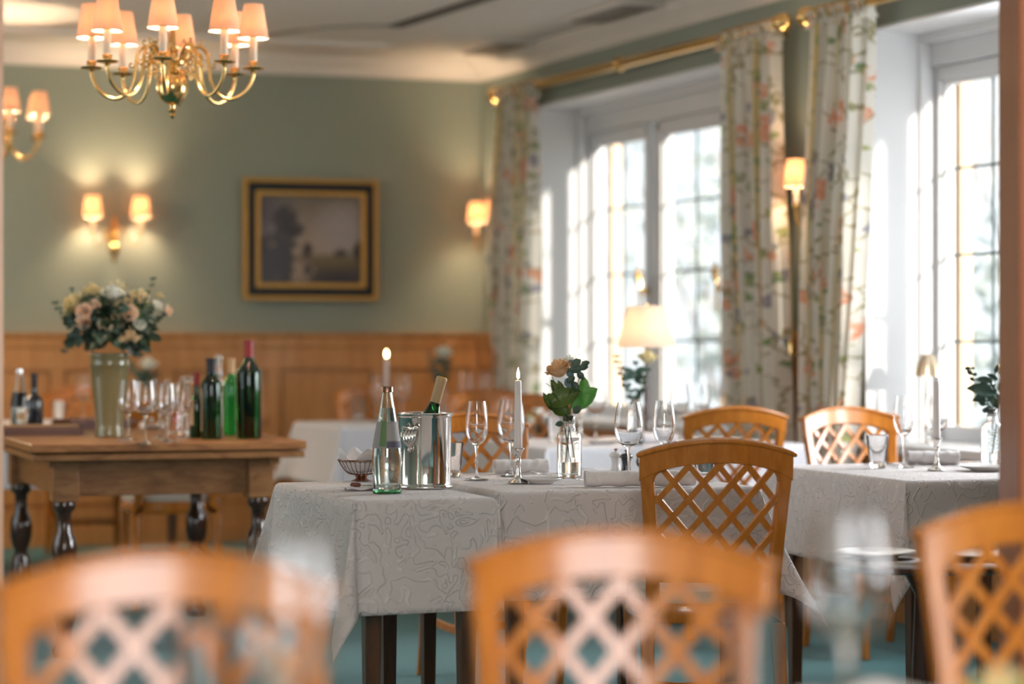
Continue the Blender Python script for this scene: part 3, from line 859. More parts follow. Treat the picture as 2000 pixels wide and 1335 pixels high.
for sx in (-1, 1):
    m = MB(); m.box(sx * (hx - .10) - .02, sx * (hx - .10) + .02, -hy + .10, -hy + .13, .70, .73); m.build('leaf_stop', M['oak_dark'], t, smooth=False)

# ------------------------------------------------------------------ table ware
def glass_prof(H, R, rim, br=.036, stem=.0035, hb=None):
    """closed profile of a stemmed glass"""
    hb = hb or H * .55
    z0 = H - hb
    outer = [(0, 0), (br * .98, 0), (br, .0012), (br * .9, .0022), (br * .4, .004), (.007, .008), (stem + .001, .016), (stem, .03), (stem, z0 * .7), (stem + .0008, z0 - .012), (.007, z0 - .003)]
    n = 12
    bowl = []
    for i in range(1, n + 1):
        a = i / n
        if a < .45:
            q = a / .45; r = .007 + (R - .007) * math.sin(q * PI / 2) ** .85; z = z0 + hb * (.42) * (1 - math.cos(q * PI / 2)) 
        else:
            q = (a - .45) / .55; r = R + (rim - R) * q ** 1.6; z = z0 + hb * (.42 + .58 * q)
        bowl.append((r, z))
    th = .0007
    inner = [(max(0, r - th), z + (.0016 if i < 4 else 0)) for i, (r, z) in enumerate(bowl)][::-1]
    return outer + bowl + inner + [(0, z0 + .004)]
def wineglass(loc, H, R, rim, label, group, etched=False, proto={}):
    key = (H, R, rim, etched)
    if key not in proto:
        m = MB(); m.lathe(glass_prof(H, R, rim), 40)
        if etched:
            t = thing('wine_glass', label, 'glass', loc, 0, group)
            m.build('glass_body', M['glass'], t)
            # engraved script: small hand-written strokes lying on the bowl facing the room
            e = MB(); hb = H * .55; z1 = H - hb + hb * .45; rr = R + .0004
            def on(u, w): a = -PI / 2 + u / rr; q = rr - max(0, w) * .10; return (q * math.cos(a), q * math.sin(a), z1 + w)
            u = -.026; word = []
            amps = [.010, .005, .004, .005, .004, .010, .005, .004, .010]
            for k, am in enumerate(amps):
                for j in range(9):
                    q = j / 8
                    word.append((u + .0022 * math.sin(q * 2 * PI) + q * .0050, am * .5 * (1 - math.cos(q * 2 * PI)) ))
                u += .0050
            e.tube([on(a, b) for a, b in word], .00045, 4)
            e.tube([on(-.020 + .04 * k / 10, -.004 - .001 * math.sin(k)) for k in range(11)], .0003, 4)
            for s in range(3):
                w2 = [(-.014 + s * .007 + .004 * math.cos(q * .7) * (1 - q / 18), .030 + .006 * math.sin(q * .7) * (1 - q / 18)) for q in range(16)]
                e.tube([on(a, b) for a, b in w2], .0004, 4)
            e.build('engraved_script', M['etch'], t)
            proto[key] = t; return t
        o = m.build('wine_glass', M['glass'], loc=loc); tag(o, label, 'glass', group); proto[key] = o; return o
    src = proto[key]
    return dup(src, loc, 0, label, group)
def tumbler(loc, H, R, label, group, proto={}):
    key = (H, R)
    if key not in proto:
        pr = [(0, 0), (R * .66, 0), (R * .70, .002), (R * .74, .02), (R, H - .001), (R - .0008, H), (R - .0016, H - .001), (R * .70, .022), (R * .6, .016), (0, .014)]
        m = MB(); m.lathe(pr, 36); o = m.build('water_tumbler', M['glass'], loc=loc); tag(o, label, 'glass', group); proto[key] = o; return o
    return dup(proto[key], loc, 0, label, group)
GN, GT = 'stemmed wine glasses on the tables', 'water tumblers on the tables'
big = (.236, .0435, .033); sml = (.236, .0345, .027)
def on_table(px, py): v = T(px, py, .7475); return (v.x, v.y, .7475)
g1 = wineglass(on_table(931, 936), *sml, 'slim engraved wine glass just right of the silver wine cooler', 'engraved wine glasses', True)
g1.rotation_euler.z = .15
g2 = wineglass(on_table(998, 929), *big, 'wide engraved wine glass behind the tall lit candle', 'engraved wine glasses', True)
wineglass(on_table(1228, 940), *big, 'wide wine glass left of the pair behind the rolled napkin and pepper mills', GN)
wineglass(on_table(1297, 934), *sml, 'slim wine glass just left of the darker sharp chair', GN)
wineglass(on_table(1765, 912), *sml, 'slim wine glass between the tumbler and the unlit candle', GN)
wineglass(on_table(1829, 902), *big, 'wide wine glass right behind the unlit candle', GN)
wineglass(on_table(1163, 858), *big, 'blurred wine glass just right of the peach rose', GN)
wineglass(on_table(1327, 857), *big, 'blurred wide wine glass against the window, right of the white lampshade', GN)
wineglass(on_table(1371, 858), *sml, 'blurred slim wine glass against the window, above the back chair', GN)
wineglass(on_table(736, 822), *sml, 'far wine glass behind the lit candle left of the mineral bottle cap', GN)
wineglass(on_table(785, 822), *big, 'far wine glass just right of the mineral bottle cap', GN)
wineglass(on_table(909, 812), *big, 'far wide wine glass left of the pair above the back chair, by the leaning bottle', GN)
wineglass(on_table(946, 811), *sml, 'far slim wine glass right of the pair above the back chair', GN)
wineglass(on_table(162, 820), *big, 'far wine glass just left of the tall flower vase', GN)
tumbler(on_table(884, 930), .105, .034, 'water tumbler squeezed between wine cooler and slim engraved glass', GT)
tumbler(on_table(1714, 913), .108, .037, 'sharp empty water tumbler on the right table', GT)
tumbler(on_table(1375, 936), .105, .034, 'water tumbler seen through the lattice of the darker sharp chair', GT)
tumbler(on_table(1083, 862), .105, .034, 'blurred water tumbler just left of the peach rose', GT)
tumbler(on_table(700, 822), .11, .034, 'far water tumbler in front of the chair behind the mineral water bottle', GT)
tumbler(on_table(115, 830), .12, .03, 'far water tumbler left of the tall flower vase', GT)

# mineral water bottle
p = on_table(756, 963)
t = thing('water_bottle', 'clear waisted mineral water bottle with a grey label and screw cap', 'bottle', p)
prof = [(0, .006), (.030, .006), (.0305, .002), (.033, 0), (.038, .002), (.039, .010), (.0375, .020), (.038, .03), (.041, .065), (.0425, .090), (.0405, .120), (.0365, .150), (.031, .180), (.024, .220), (.0185, .250), (.0145, .275), (.0135, .285), (.0150, .287), (.0150, .291), (.013, .292)]
th = .0028
inn = [(r - th, z) for r, z in prof[8:]][::-1] + [(.034, .03), (.030, .012), (0, .010)]
m = MB(); m.lathe(prof + inn, 40, flute=None); m.build('glass_body', M['glass_tint'], t)
m = MB(); m.lathe([(.0385, .0095), (.0396, .0095), (.0400, .004), (.038, .0005), (.034, .0005), (.034, .002)], 40); m.build('green_foot', M['green_glass'], t)['label'] = 'green glass foot'
m = MB(); m.lathe([(0, .0112), (.029, .013), (.033, .03), (.038, .065), (.0395, .09), (.0375, .12), (.0335, .15), (.028, .18), (.021, .22), (.0183, .235), (0, .235)], 36); m.build('water', M['water'], t)
def band(name, z0, z1, a0, a1, mt, off, par, rfn):
    m = MB(); m.grid(lambda u, v: ((rfn(z0 + (z1 - z0) * v) + off) * math.cos(a0 + (a1 - a0) * u), (rfn(z0 + (z1 - z0) * v) + off) * math.sin(a0 + (a1 - a0) * u), z0 + (z1 - z0) * v), 20, 4)
    return m.build(name, mt, par)
def rb(z):
    for (r0, z0), (r1, z1) in zip(prof[3:-1], prof[4:]):
        if z0 <= z <= z1 and z1 > z0: return r0 + (r1 - r0) * (z - z0) / (z1 - z0)
    return .04
band('label', .125, .198, -PI * .98, -PI * .05, M['label_grey'], .0004, t, rb)['label'] = 'grey paper label'
band('label_stripe', .130, .200, -PI * .66, -PI * .50, M['label_green'], .0008, t, rb)['label'] = 'green label stripe'
lm = MB()
for k in range(7):
    z = .150 + k * .0062
    lm.grid(lambda u, v, z=z: ((rb(z) + .0010) * math.cos(-PI * .47 + PI * .22 * u), (rb(z) + .0010) * math.sin(-PI * .47 + PI * .22 * u), z + .0016 * v), 8, 1)
lm.build('label_print', M['label_line'], t)
band('label_band', .127, .144, -PI * .49, -PI * .10, M['label_dark'], .0011, t, rb)
m = MB(); m.lathe([(0, .2935), (.0150, .2935), (.0162, .292), (.0165, .278), (.0155, .277), (.0150, .278)], 36, flute=(36, .015)); m.build('screw_cap', M['metalbrown'], t)

# wine cooler with a leaning bottle
p = on_table(830, 952)
t = thing('wine_cooler', 'polished silver wine cooler with shell-shaped handles', 'wine cooler', p)
pr = [(0, .002), (.070, .002), (.0705, 0), (.0775, 0), (.079, .003), (.078, .008), (.0745, .011), (.0735, .016), (.0755, .20), (.078, .203), (.0815, .207), (.0815, .212), (.078, .214), (.0745, .212), (.072, .20), (.070, .02), (0, .016)]
m = MB(); m.lathe([(r, z) for r, z in pr], 64); m.build('bucket', M['silver'], t)
def shell(side):
    h = MB()
    # scallop: five lobes spread under a curled hinge and drawn together at the foot
    for k in range(5):
        q = (k - 2) / 2
        pts = [(q * (.0205 + .004 * math.sin(j / 8 * PI)) * (1 - (j / 8) ** 1.6 * .80), -.003 - .009 * math.sin((j / 8) ** .8 * PI * .9), -.052 * j / 8 * (1 - .12 * abs(q))) for j in range(9)]
        h.tube(pts, [.0028, .0045, .0056, .0060, .0060, .0054, .0046, .0036, .0020], 10)
    h.tube([(-.026, -.004, .003), (-.018, -.009, .006), (-.009, -.006, .003), (0, -.010, .005), (.009, -.006, .003), (.018, -.009, .006), (.026, -.004, .003)], [.0035, .0045, .0035, .0045, .0035, .0045, .0035], 8)
    h.ball((0, -.007, -.055), .0060)
    return h
for k, ang in enumerate((-PI / 2 - .51, PI / 2 - .51)):
    h = shell(1)
    o = h.build('shell_handle', M['silver'], t, loc=(.0765 * math.cos(ang), .0765 * math.sin(ang), .168), rotz=ang + PI / 2)
    o.scale = (1.0, 1.0, 1.05)
t = thing('wine_bottle', 'dark wine bottle with beige capsule and yellow top leaning in the silver cooler', 'bottle', (p[0] - .028, p[1] + .0, .785))
t.rotation_euler = (math.radians(-3), math.radians(15.5), 0)
wb = [(0, 0), (.033, 0), (.0365, .004), (.037, .02), (.037, .115), (.034, .142), (.026, .175), (.018, .20), (.0145, .215), (.0138, .235)]
m = MB(); m.lathe([(r, z) for r, z in wb], 32); m.build('bottle_body', M['green_glass'], t)
m = MB(); m.lathe([(0, .002), (.030, .003), (.034, .02), (.034, .112), (.031, .14), (.024, .17), (0, .19)], 24); m.build('wine', M['blue_glass'], t)
m = MB(); m.lathe([(.0148, .208), (.0152, .212), (.0152, .272), (.0162, .275), (.0162, .284), (.0150, .2865), (.0130, .2872)], 28); m.build('capsule', M['capbeige'], t)
m = MB(); m.lathe([(0, .2885), (.0120, .2885), (.0140, .2870), (.0138, .2860), (0, .286)], 28); m.build('capsule_top', M['yellow'], t)['label'] = 'yellow capsule top'

# bread basket
p = on_table(706, 938)
t = thing('bread_basket', 'round wire bread basket on a foot with an open napkin', 'basket', p)
def bk(q): return (.020 + .050 * q ** .6, .018 + .044 * q ** 1.5)
m = MB()
for k in range(28):
    a = 2 * PI * k / 28
    m.tube([(bk(j / 8)[0] * math.cos(a), bk(j / 8)[0] * math.sin(a), bk(j / 8)[1]) for j in range(9)], .0011, 5)
    b = a + PI / 28
    m.tube([(.068 * math.cos(a), .068 * math.sin(a), .056), (.0695 * math.cos(b), .0695 * math.sin(b), .0605), (.068 * math.cos(a + PI / 14), .068 * math.sin(a + PI / 14), .056)], .0009, 4)
def ring(m, R, z, r, n=40): m.tube([(R * math.cos(2 * PI * i / n), R * math.sin(2 * PI * i / n), z) for i in range(n + 1)], r, 6, caps=False)
ring(m, .0705, .0625, .0020); ring(m, .022, .018, .002)
m.build('wire_bowl', M['metalbrown'], t)
m = MB(); m.lathe([(0, .018), (.021, .018), (.016, .010), (.020, .004), (.030, .001), (.030, 0), (0, 0)], 28); m.build('foot', M['metalbrown'], t)
o = MB()
def nap(u, v):
    a = 2 * PI * u; q = v
    r = .012 + .056 * q ** .7; z = .024 + .036 * q ** 1.4
    if v > .75:
        z += (v - .75) * .075 * (1 + math.sin(a * 4)) ; r += (v - .75) * .012 * math.sin(a * 4 + 1)
    return (r * math.cos(a) * .96, r * math.sin(a) * .96, z)
o.grid(nap, 64, 12)
ob = o.build('basket_napkin', M['napkin'], loc=(p[0], p[1], p[2]), auto=False, solid=.0012); tag(ob, 'cream napkin lining the wire bread basket', 'napkin')
def bread(x, y, z, rot, lab):
    b = MB(); b.ball((0, 0, 0), .024, 14, 9, (1.3, .8, .7)); ob = b.build('bread_roll', M['bread'], loc=(x, y, z), rotz=rot); tag(ob, lab, 'bread')
bread(p[0] + .022, p[1] - .005, .815, .5, 'pale bread roll in the wire basket, half hidden by the water bottle')
# small folded napkin with a dark-handled knife
p = on_table(700, 957)
def foldnap(u, v):
    x = (u - .5) * .085; y = (v - .5) * .055
    return (x, y, .004 + .005 * math.sin(u * 9 + v * 3) * .5 + .004 * math.sin(v * 7))
m = MB(); m.grid(foldnap, 20, 12); o = m.build('folded_napkin', M['napkin'], loc=(p[0], p[1], p[2] + .001), rotz=.4, solid=.004); tag(o, 'small folded napkin lying in front of the bread basket', 'napkin')
t = thing('butter_knife', 'small knife with dark rivet handle on the folded napkin', 'knife', (p[0] + .0, p[1] - .005, p[2] + .014), .25)
m = MB(); m.tube([(-.022, 0, 0), (-.018, 0, .002), (.0, 0, .002), (.006, 0, .001)], [.004, .0065, .0065, .005], 10); m.build('handle', M['leather'], t)
m = MB(); m.box(.006, .055, -.005, .005, -.001, .0015); m.build('blade', M['steel'], t, bevel=.0005)

# candles
def candle_set(loc, h_c, label, group, lit=True, holder_h=.103, stick='candle'):
    t = thing('candle_holder', 'silver candle holder ' + label, 'candle holder', loc, 0, group)
    s = holder_h / .103
    pr = [(0, 0), (.029, 0), (.030, .002), (.027, .005), (.016, .011), (.010, .018), (.0075, .028), (.0085, .032), (.0065, .036), (.0072, .060), (.0095, .064), (.0075, .068), (.0085, .080), (.0125, .092), (.0165, .099), (.0190, .1005), (.0190, .103), (.0120, .103), (.0110, .096), (0, .096)]
    m = MB(); m.lathe([(r, z * s) for r, z in pr], 32); m.build('stem', M['silver'], t)
    c = thing('taper_candle', ('burning' if lit else 'unlit') + ' white taper candle ' + label, 'candle', (loc[0], loc[1], loc[2] + holder_h - .006), 0, 'taper candles')
    m = MB(); m.lathe([(0, 0), (.0118, 0), (.0125, .01), (.0098, h_c - .006), (.0088, h_c - .001), (.005, h_c), (0, h_c - .002)], 24); m.build('wax_body', M['wax'], c)
    m = MB(); m.tube([(0, 0, h_c - .003), (.0005, 0, h_c + .004), (.002, 0, h_c + .009)], .0007, 5); m.build('wick', M['black'], c)
    if lit:
        m = MB(); m.lathe([(0, h_c + .003), (.0032, h_c + .006), (.0050, h_c + .012), (.0044, h_c + .020), (.0022, h_c + .030), (0, h_c + .038)], 14); m.build('flame', M['flame'], c)
        lamp((0, 0, h_c + .018), .5, (1, .55, .22), .004, c, 'flame_light')
    return c
candle_set(on_table(1012, 943), .205, 'in front of the wide engraved glass', 'silver candle holders')
candle_set(on_table(1829, 918), .192, 'on the right table before the wide glass', 'silver candle holders', lit=False)
candle_set(on_table(1133, 855), .24, 'on the window table behind the peach rose', 'silver candle holders')
candle_set(on_table(755, 822), .228, 'on the far table above the mineral bottle cap', 'silver candle holders')

# plates, cutlery, rolled napkins
def plate(loc, R, label):
    m = MB(); m.lathe([(0, 0), (R * .55, 0), (R * .58, .003), (R * .96, .012), (R, .0145), (R * .99, .0160), (R * .60, .0060), (R * .55, .0045), (0, .0045)], 48)
    o = m.build('side_plate', M['porcelain'], loc=loc); return tag(o, label, 'plate', 'small white side plates')
plate(on_table(1058, 943), .062, 'small white side plate in front of the flower bottle')
plate(on_table(1925, 918), .085, 'white side plate on the right table, cut by the pillar')
plate(on_table(1175, 866), .075, 'blurred white side plate on the window table right of the flower bottle')
plate(on_table(1205, 861), .07, 'blurred white side plate on the window table behind the mills')
def cutlery(kind, loc, rot, label, tilt=0):
    t = thing(kind, label, kind.replace('table_', ''), loc, rot, 'cutlery on the tables')
    t.rotation_euler.y = tilt
    if kind == 'table_fork':
        m = MB(); m.strip([(-.10, 0, .002), (-.05, 0, .003), (.03, 0, .004), (.045, 0, .003)], Vector((0, 0, 1)), [.011, .008, .005, .010], .0018); m.build('handle', M['steel'], t, bevel=.0006)
        m = MB(); m.strip([(.045, 0, .003), (.060, 0, .001)], Vector((0, 0, 1)), [.012, .020], .0016)
        for k in range(4): m.tube([(.058, -.0078 + k * .0052, .001), (.080, -.0078 + k * .0052, .0005), (.095, -.0078 + k * .0052, .004)], .0011, 5)
        m.build('tines', M['steel'], t)
    else:
        m = MB(); m.strip([(-.10, 0, .003), (-.06, 0, .004), (.0, 0, .003)], Vector((0, 0, 1)), [.012, .014, .009], .005); m.build('handle', M['steel'], t, bevel=.001)
        m = MB(); m.strip([(0, 0, .003), (.05, .001, .003), (.09, .001, .003), (.11, .004, .003)], Vector((0, 0, 1)), [.010, .015, .014, .003], .0014); m.build('blade', M['steel'], t)
q = on_table(1092, 943); cutlery('table_knife', (q[0], q[1], .764), A_ROW - .9, 'shiny knife resting across the side plate by the flower bottle', .1)
q = on_table(1070, 938); cutlery('table_fork', (q[0], q[1], .7645), .35, 'fork lying on the side plate by the flower bottle', 0)
q = on_table(965, 927); cutlery('table_knife', (q[0], q[1], .749), -.15, 'knife lying between the two engraved glasses')
q = on_table(1165, 918); cutlery('table_knife', (q[0], q[1], .749), -.1, 'knife lying between the flower bottle and the mills')
q = on_table(1340, 942); cutlery('table_fork', (q[0], q[1], .749), .3, 'fork seen through the lattice of the darker sharp chair')
q = on_table(1745, 908); cutlery('table_knife', (q[0], q[1], .749), .1, 'knife by the foot of the slim glass on the right table')
q = on_table(1890, 906); cutlery('table_knife', (q[0], q[1], .749), .1, 'knife beyond the plate on the right table')
q = on_table(1935, 914); cutlery('table_fork', (q[0], q[1], .766), .2, 'fork on the side plate beside the pillar')
def roll(loc, Ln, R, rot, label, seed=1):
    rnd = random.Random(seed); m = MB(); ph = rnd.uniform(0, 6)
    def f(u, v):
        a = v * 2 * PI * 2.15; r = R * (.62 + .38 * min(1, v * 1.15)) + .0008 * math.sin(u * 17 + ph) + .001 * math.sin(u * 31 + a)
        x = (u - .5) * Ln
        return (x, r * math.cos(a) * 1.08, R + r * math.sin(a))
    m.grid(f, 26, 56)
    o = m.build('rolled_napkin', M['napkin'], loc=loc, rotz=rot, auto=False, solid=.0012); return tag(o, label, 'napkin', 'rolled white napkins')
q = T(1018, 924, .7475); roll((q.x, q.y, .7475), .175, .0235, .25, 'rolled white napkin behind the lit candle and its holder', 2)
q = T(1250, 949, .7475); roll((q.x, q.y, .7475), .32, .0235, .10, 'rolled white napkin running behind the darker sharp chair', 3)
q = T(1822, 907, .7475); roll((q.x, q.y, .7475), .175, .0245, .05, 'rolled white napkin behind the unlit candle', 4)
q = T(1280, 866, .7475); roll((q.x, q.y, .7475), .17, .024, .2, 'blurred rolled napkin on the window table below the lamp', 5)

# salt and pepper mills, sugar bowl
def mill(loc, mt, label, s=1.0):
    t = thing('pepper_mill', label, 'mill', loc, 0, 'salt and pepper mills'); t.scale = (s, s, s)
    m = MB(); m.lathe([(0, 0), (.0200, 0), (.0205, .003), (.0175, .018), (.0160, .032), (.0175, .044), (.0200, .052), (.0200, .055), (0, .055)], 28); m.build('body', mt, t)
    m = MB(); m.lathe([(.0195, .0555), (.0250, .057), (.0265, .062), (.0250, .068), (.0180, .074), (.0060, .077), (0, .077)], 28); m.build('cap', mt, t)
    m = MB(); m.lathe([(.0035, .076), (.0035, .082), (.0075, .086), (.0080, .088), (.003, .090), (0, .091)], 16); m.build('knob', M['metalbrown'], t)
mill(on_table(1203, 919), M['porcelain'], 'cream salt mill beside the black pepper mill', .80)
mill(on_table(1223, 922), M['black'], 'glossy black pepper mill beside the cream salt mill', .80)
mill(on_table(1345, 866), M['black'], 'dark mill on the window table left of the back chair', .95)
q = on_table(1259, 922)
t = thing('sugar_bowl', 'round silver bowl with a domed lid beside the mills, half behind the chair', 'bowl', q)
m = MB(); m.lathe([(0, 0), (.02, 0), (.022, .004), (.014, .008), (.027, .022), (.030, .034), (.028, .036), (0, .036)], 32); m.build('bowl', M['silver'], t)
m = MB(); m.lathe([(.029, .0365), (.026, .046), (.017, .054), (.006, .057), (.004, .060), (.007, .064), (0, .067)], 32); m.build('lid', M['silver'], t)
q = on_table(1335, 938)
# ------------------------------------------------------------------ bottles and glass on the oak table
def on_oak(px, py, z=.791): v = T(px, py, z); return (v.x, v.y, z)
def bottle(loc, h, r, mt, cap_m, label, shoulder=.62, neck=.33, cap_h=.22, slim=.38, lab=None, proto=None, fill=None):
    t = thing('wine_bottle', label, 'bottle', loc, 0, 'wine bottles on the oak table')
    nr = r * slim
    zs = h * shoulder
    pr = [(0, .004), (r * .9, 0), (r, .006), (r, zs), (r * .96, zs + h * .03), (r * .8, zs + h * .065), (r * .58, zs + h * .10), (nr * 1.08, zs + h * .15), (nr, zs + h * .19), (nr, h - .012), (nr * 1.12, h - .012), (nr * 1.12, h - .002), (nr * .8, h)]
    inner = [(max(.0, q - .0026), z) for q, z in pr[2:10]][::-1]
    inner = [(nr * .8, h - .004)] + inner + [(0, .016)]
    m = MB(); m.lathe(pr + inner, 36); m.build('bottle_body', mt, t)
    if cap_m:
        m = MB(); zc = h - cap_h * h
        m.lathe([(nr * 1.04, zc), (nr * 1.06, h - .012), (nr * 1.18, h - .012), (nr * 1.18, h), (nr * .9, h + .001), (0, h + .001)], 28); m.build('capsule', cap_m, t)
    if fill:
        m = MB(); m.lathe([(0, .018), (r * .88, .010), (r * .925, zs), (r * .7, zs + h * .04), (0, zs + h * .04)], 28); m.build('wine', fill, t)
    if lab:
        a0, a1, z0, z1, lm_ = lab
        b = MB(); b.grid(lambda u, v: ((r + .0006) * math.cos(a0 + (a1 - a0) * u), (r + .0006) * math.sin(a0 + (a1 - a0) * u), z0 + (z1 - z0) * v), 14, 1); b.build('label', lm_, t)
    return t
lb = (-PI * 1.15, -PI * .72, .04, .17, M['label'])
bottle(on_oak(486, 856), .372, .048, M['green_glass'], M['capred'], 'tall green magnum bottle with a red capsule, rightmost on the oak table', .66, cap_h=.17, slim=.36, lab=(-PI * 1.1, -PI * .90, .07, .24, M['label']), fill=M['blue_glass'])
bottle(on_oak(413, 857), .305, .039, M['green_glass'], M['capblack'], 'dark green wine bottle with a black capsule, between the two smaller ones', .67, cap_h=.19, slim=.46, lab=(-PI * 1.05, -PI * .80, .03, .19, M['label']), fill=M['blue_glass'])
bottle(on_oak(452, 850), .300, .034, M['lightgreen_glass'], M['capbeige'], 'bright green empty wine bottle with a tan capsule, between the dark ones', .64, cap_h=.20, slim=.42)
bottle(on_oak(384, 855), .248, .027, M['green_glass'], M['capred'], 'small half bottle with a dark red capsule and beige label, leftmost green bottle', .52, cap_h=.19, slim=.42, lab=(-PI * .98, -PI * .60, .05, .145, M['label']))
bottle(on_oak(67, 838), .232, .036, M['blue_glass'], M['capblack'], 'black wine bottle behind the menus at the left', .50, cap_h=.26, slim=.36)
t = thing('water_bottle', 'clear mineral water bottle with a pale label behind the menus at the far left', 'bottle', on_oak(38, 842))
m = MB(); m.lathe([(r * .92, z * .86) for r, z in prof] + [((r - th) * .92, z * .86) for r, z in prof[8:]][::-1] + [(.030, .03), (0, .012)], 32); m.build('glass_body', M['glass_tint'], t)
m = MB(); m.lathe([(0, .0112), (.027, .013), (.034, .06), (.035, .08), (.030, .12), (.024, .15), (0, .15)], 24); m.build('water', M['water'], t)
m = MB(); m.lathe([(0, .254), (.014, .254), (.0145, .24), (.013, .239)], 24); m.build('screw_cap', M['steel'], t)
m = MB(); m.grid(lambda u, v: ((.0385 - .013 * v) * math.cos(-PI + PI * u), (.0385 - .013 * v) * math.sin(-PI + PI * u), .095 + .065 * v), 16, 2); m.build('label', M['label_line'], t)
# slender clear bottle / decanters behind
t = thing('spirit_bottle', 'slender clear bottle with an ornate neck behind the dark green bottle', 'bottle', on_oak(427, 838))
m = MB(); m.lathe([(0, 0), (.034, 0), (.036, .01), (.036, .15), (.030, .175), (.016, .195), (.013, .22), (.018, .235), (.012, .25), (.0125, .29), (.017, .295), (.017, .31), (.011, .312), (.009, .29), (.010, .22), (.028, .17), (.033, .15), (.033, .012), (0, .01)], 28); m.build('glass_body', M['glass'], t)
t = thing('decanter', 'clear glass decanter with a wide stopper behind the wine glasses', 'decanter', on_oak(366, 840))
m = MB(); m.lathe([(0, 0), (.035, 0), (.038, .01), (.038, .10), (.024, .13), (.014, .15), (.014, .18), (.020, .186), (.018, .188), (.011, .18), (.011, .15), (.021, .13), (.035, .10), (.035, .012), (0, .01)], 28); m.build('glass_body', M['glass'], t)
m = MB(); m.lathe([(0, .184), (.010, .184), (.010, .192), (.024, .204), (.026, .214), (.012, .226), (0, .228)], 16); m.build('stopper', M['glass'], t)
t = thing('whisky_carafe', 'square-shouldered glass carafe half full of amber spirit', 'carafe', on_oak(339, 846))
m = MB(); m.lathe([(0, 0), (.032, 0), (.034, .004), (.034, .105), (.020, .125), (.012, .135), (.012, .165), (.016, .170), (.014, .172), (.010, .165), (.010, .137), (.018, .123), (.031, .103), (.031, .010), (0, .008)], 24); m.build('glass_body', M['glass'], t)
m = MB(); m.lathe([(0, .009), (.0300, .010), (.0302, .082), (0, .082)], 24); m.build('amber_spirit', M['amber'], t)
m = MB(); m.lathe([(0, .164), (.009, .164), (.009, .172), (.018, .182), (.016, .196), (0, .200)], 14); m.build('stopper', M['glass'], t)
GO = 'empty wine glasses on the oak table'
ow = (.225, .041, .033); os_ = (.215, .034, .027)
wineglass(on_oak(251, 859), *ow, 'empty wine glass overlapping the right side of the flower vase', GO)
wineglass(on_oak(284, 865), *ow, 'second empty wine glass from the flower vase', GO)
wineglass(on_oak(313, 856), *ow, 'third empty wine glass from the flower vase', GO)
wineglass(on_oak(326, 862), *os_, 'slim empty wine glass in front of the amber carafe', GO)
wineglass(on_oak(358, 855), *os_, 'slim empty wine glass just left of the small half bottle', GO)
tumbler(on_oak(372, 848), .10, .026, 'narrow straight tumbler between the amber carafe and the small half bottle', GT)
# small black ashtray-like dish and folded cloth behind glasses
q = on_oak(300, 836)
m = MB(); m.lathe([(0, 0), (.03, 0), (.045, .012), (.043, .013), (.028, .004), (0, .004)], 24); o = m.build('serving_dish', M['porcelain'], loc=q); tag(o, 'small white dish behind the wine glasses on the oak table', 'dish')
# menus
def menu(loc, w_, d_, h_, rot, cover, label):
    t = thing('menu_folder', label, 'menu', loc, rot, 'stacked menu folders')
    m = MB(); m.box(-w_ / 2, w_ / 2, -d_ / 2, d_ / 2, 0, .0015); m.box(-w_ / 2, w_ / 2, -d_ / 2, d_ / 2, h_ - .0015, h_); m.box(-w_ / 2, -w_ / 2 + .002, -d_ / 2, d_ / 2, 0, h_); m.build('cover', cover, t, smooth=False)
    m = MB(); m.box(-w_ / 2 + .003, w_ / 2 - .004, -d_ / 2 + .004, d_ / 2 - .004, .002, h_ - .002); m.build('pages', M['paper'], t, smooth=False)
q = on_oak(108, 848); 
for k in range(4):
    menu((q[0] - .07 + .006 * (3 - k), q[1] + .05, .790 + .009 * k), .30, .22, .0086, A_ROW - .25 + .02 * k, M['leather_tan'] if k == 3 else M['leather'], ['brown menu folder at the bottom of the left stack', 'brown menu folder second from the bottom of the left stack', 'brown menu folder third from the bottom of the left stack', 'tan-topped menu folder on top of the left stack'][k])
q = on_oak(150, 838)
for k in range(3):
    menu((q[0] + .03 + .01 * k, q[1] + .16, .790 + .0135 * k), .30, .22, .013, A_ROW + .1 + .04 * k, M['leather'], ['dark menu folder at the bottom of the pile beside the vase', 'dark menu folder in the middle of the pile beside the vase', 'reddish brown menu folder on top of the pile beside the vase'][k])
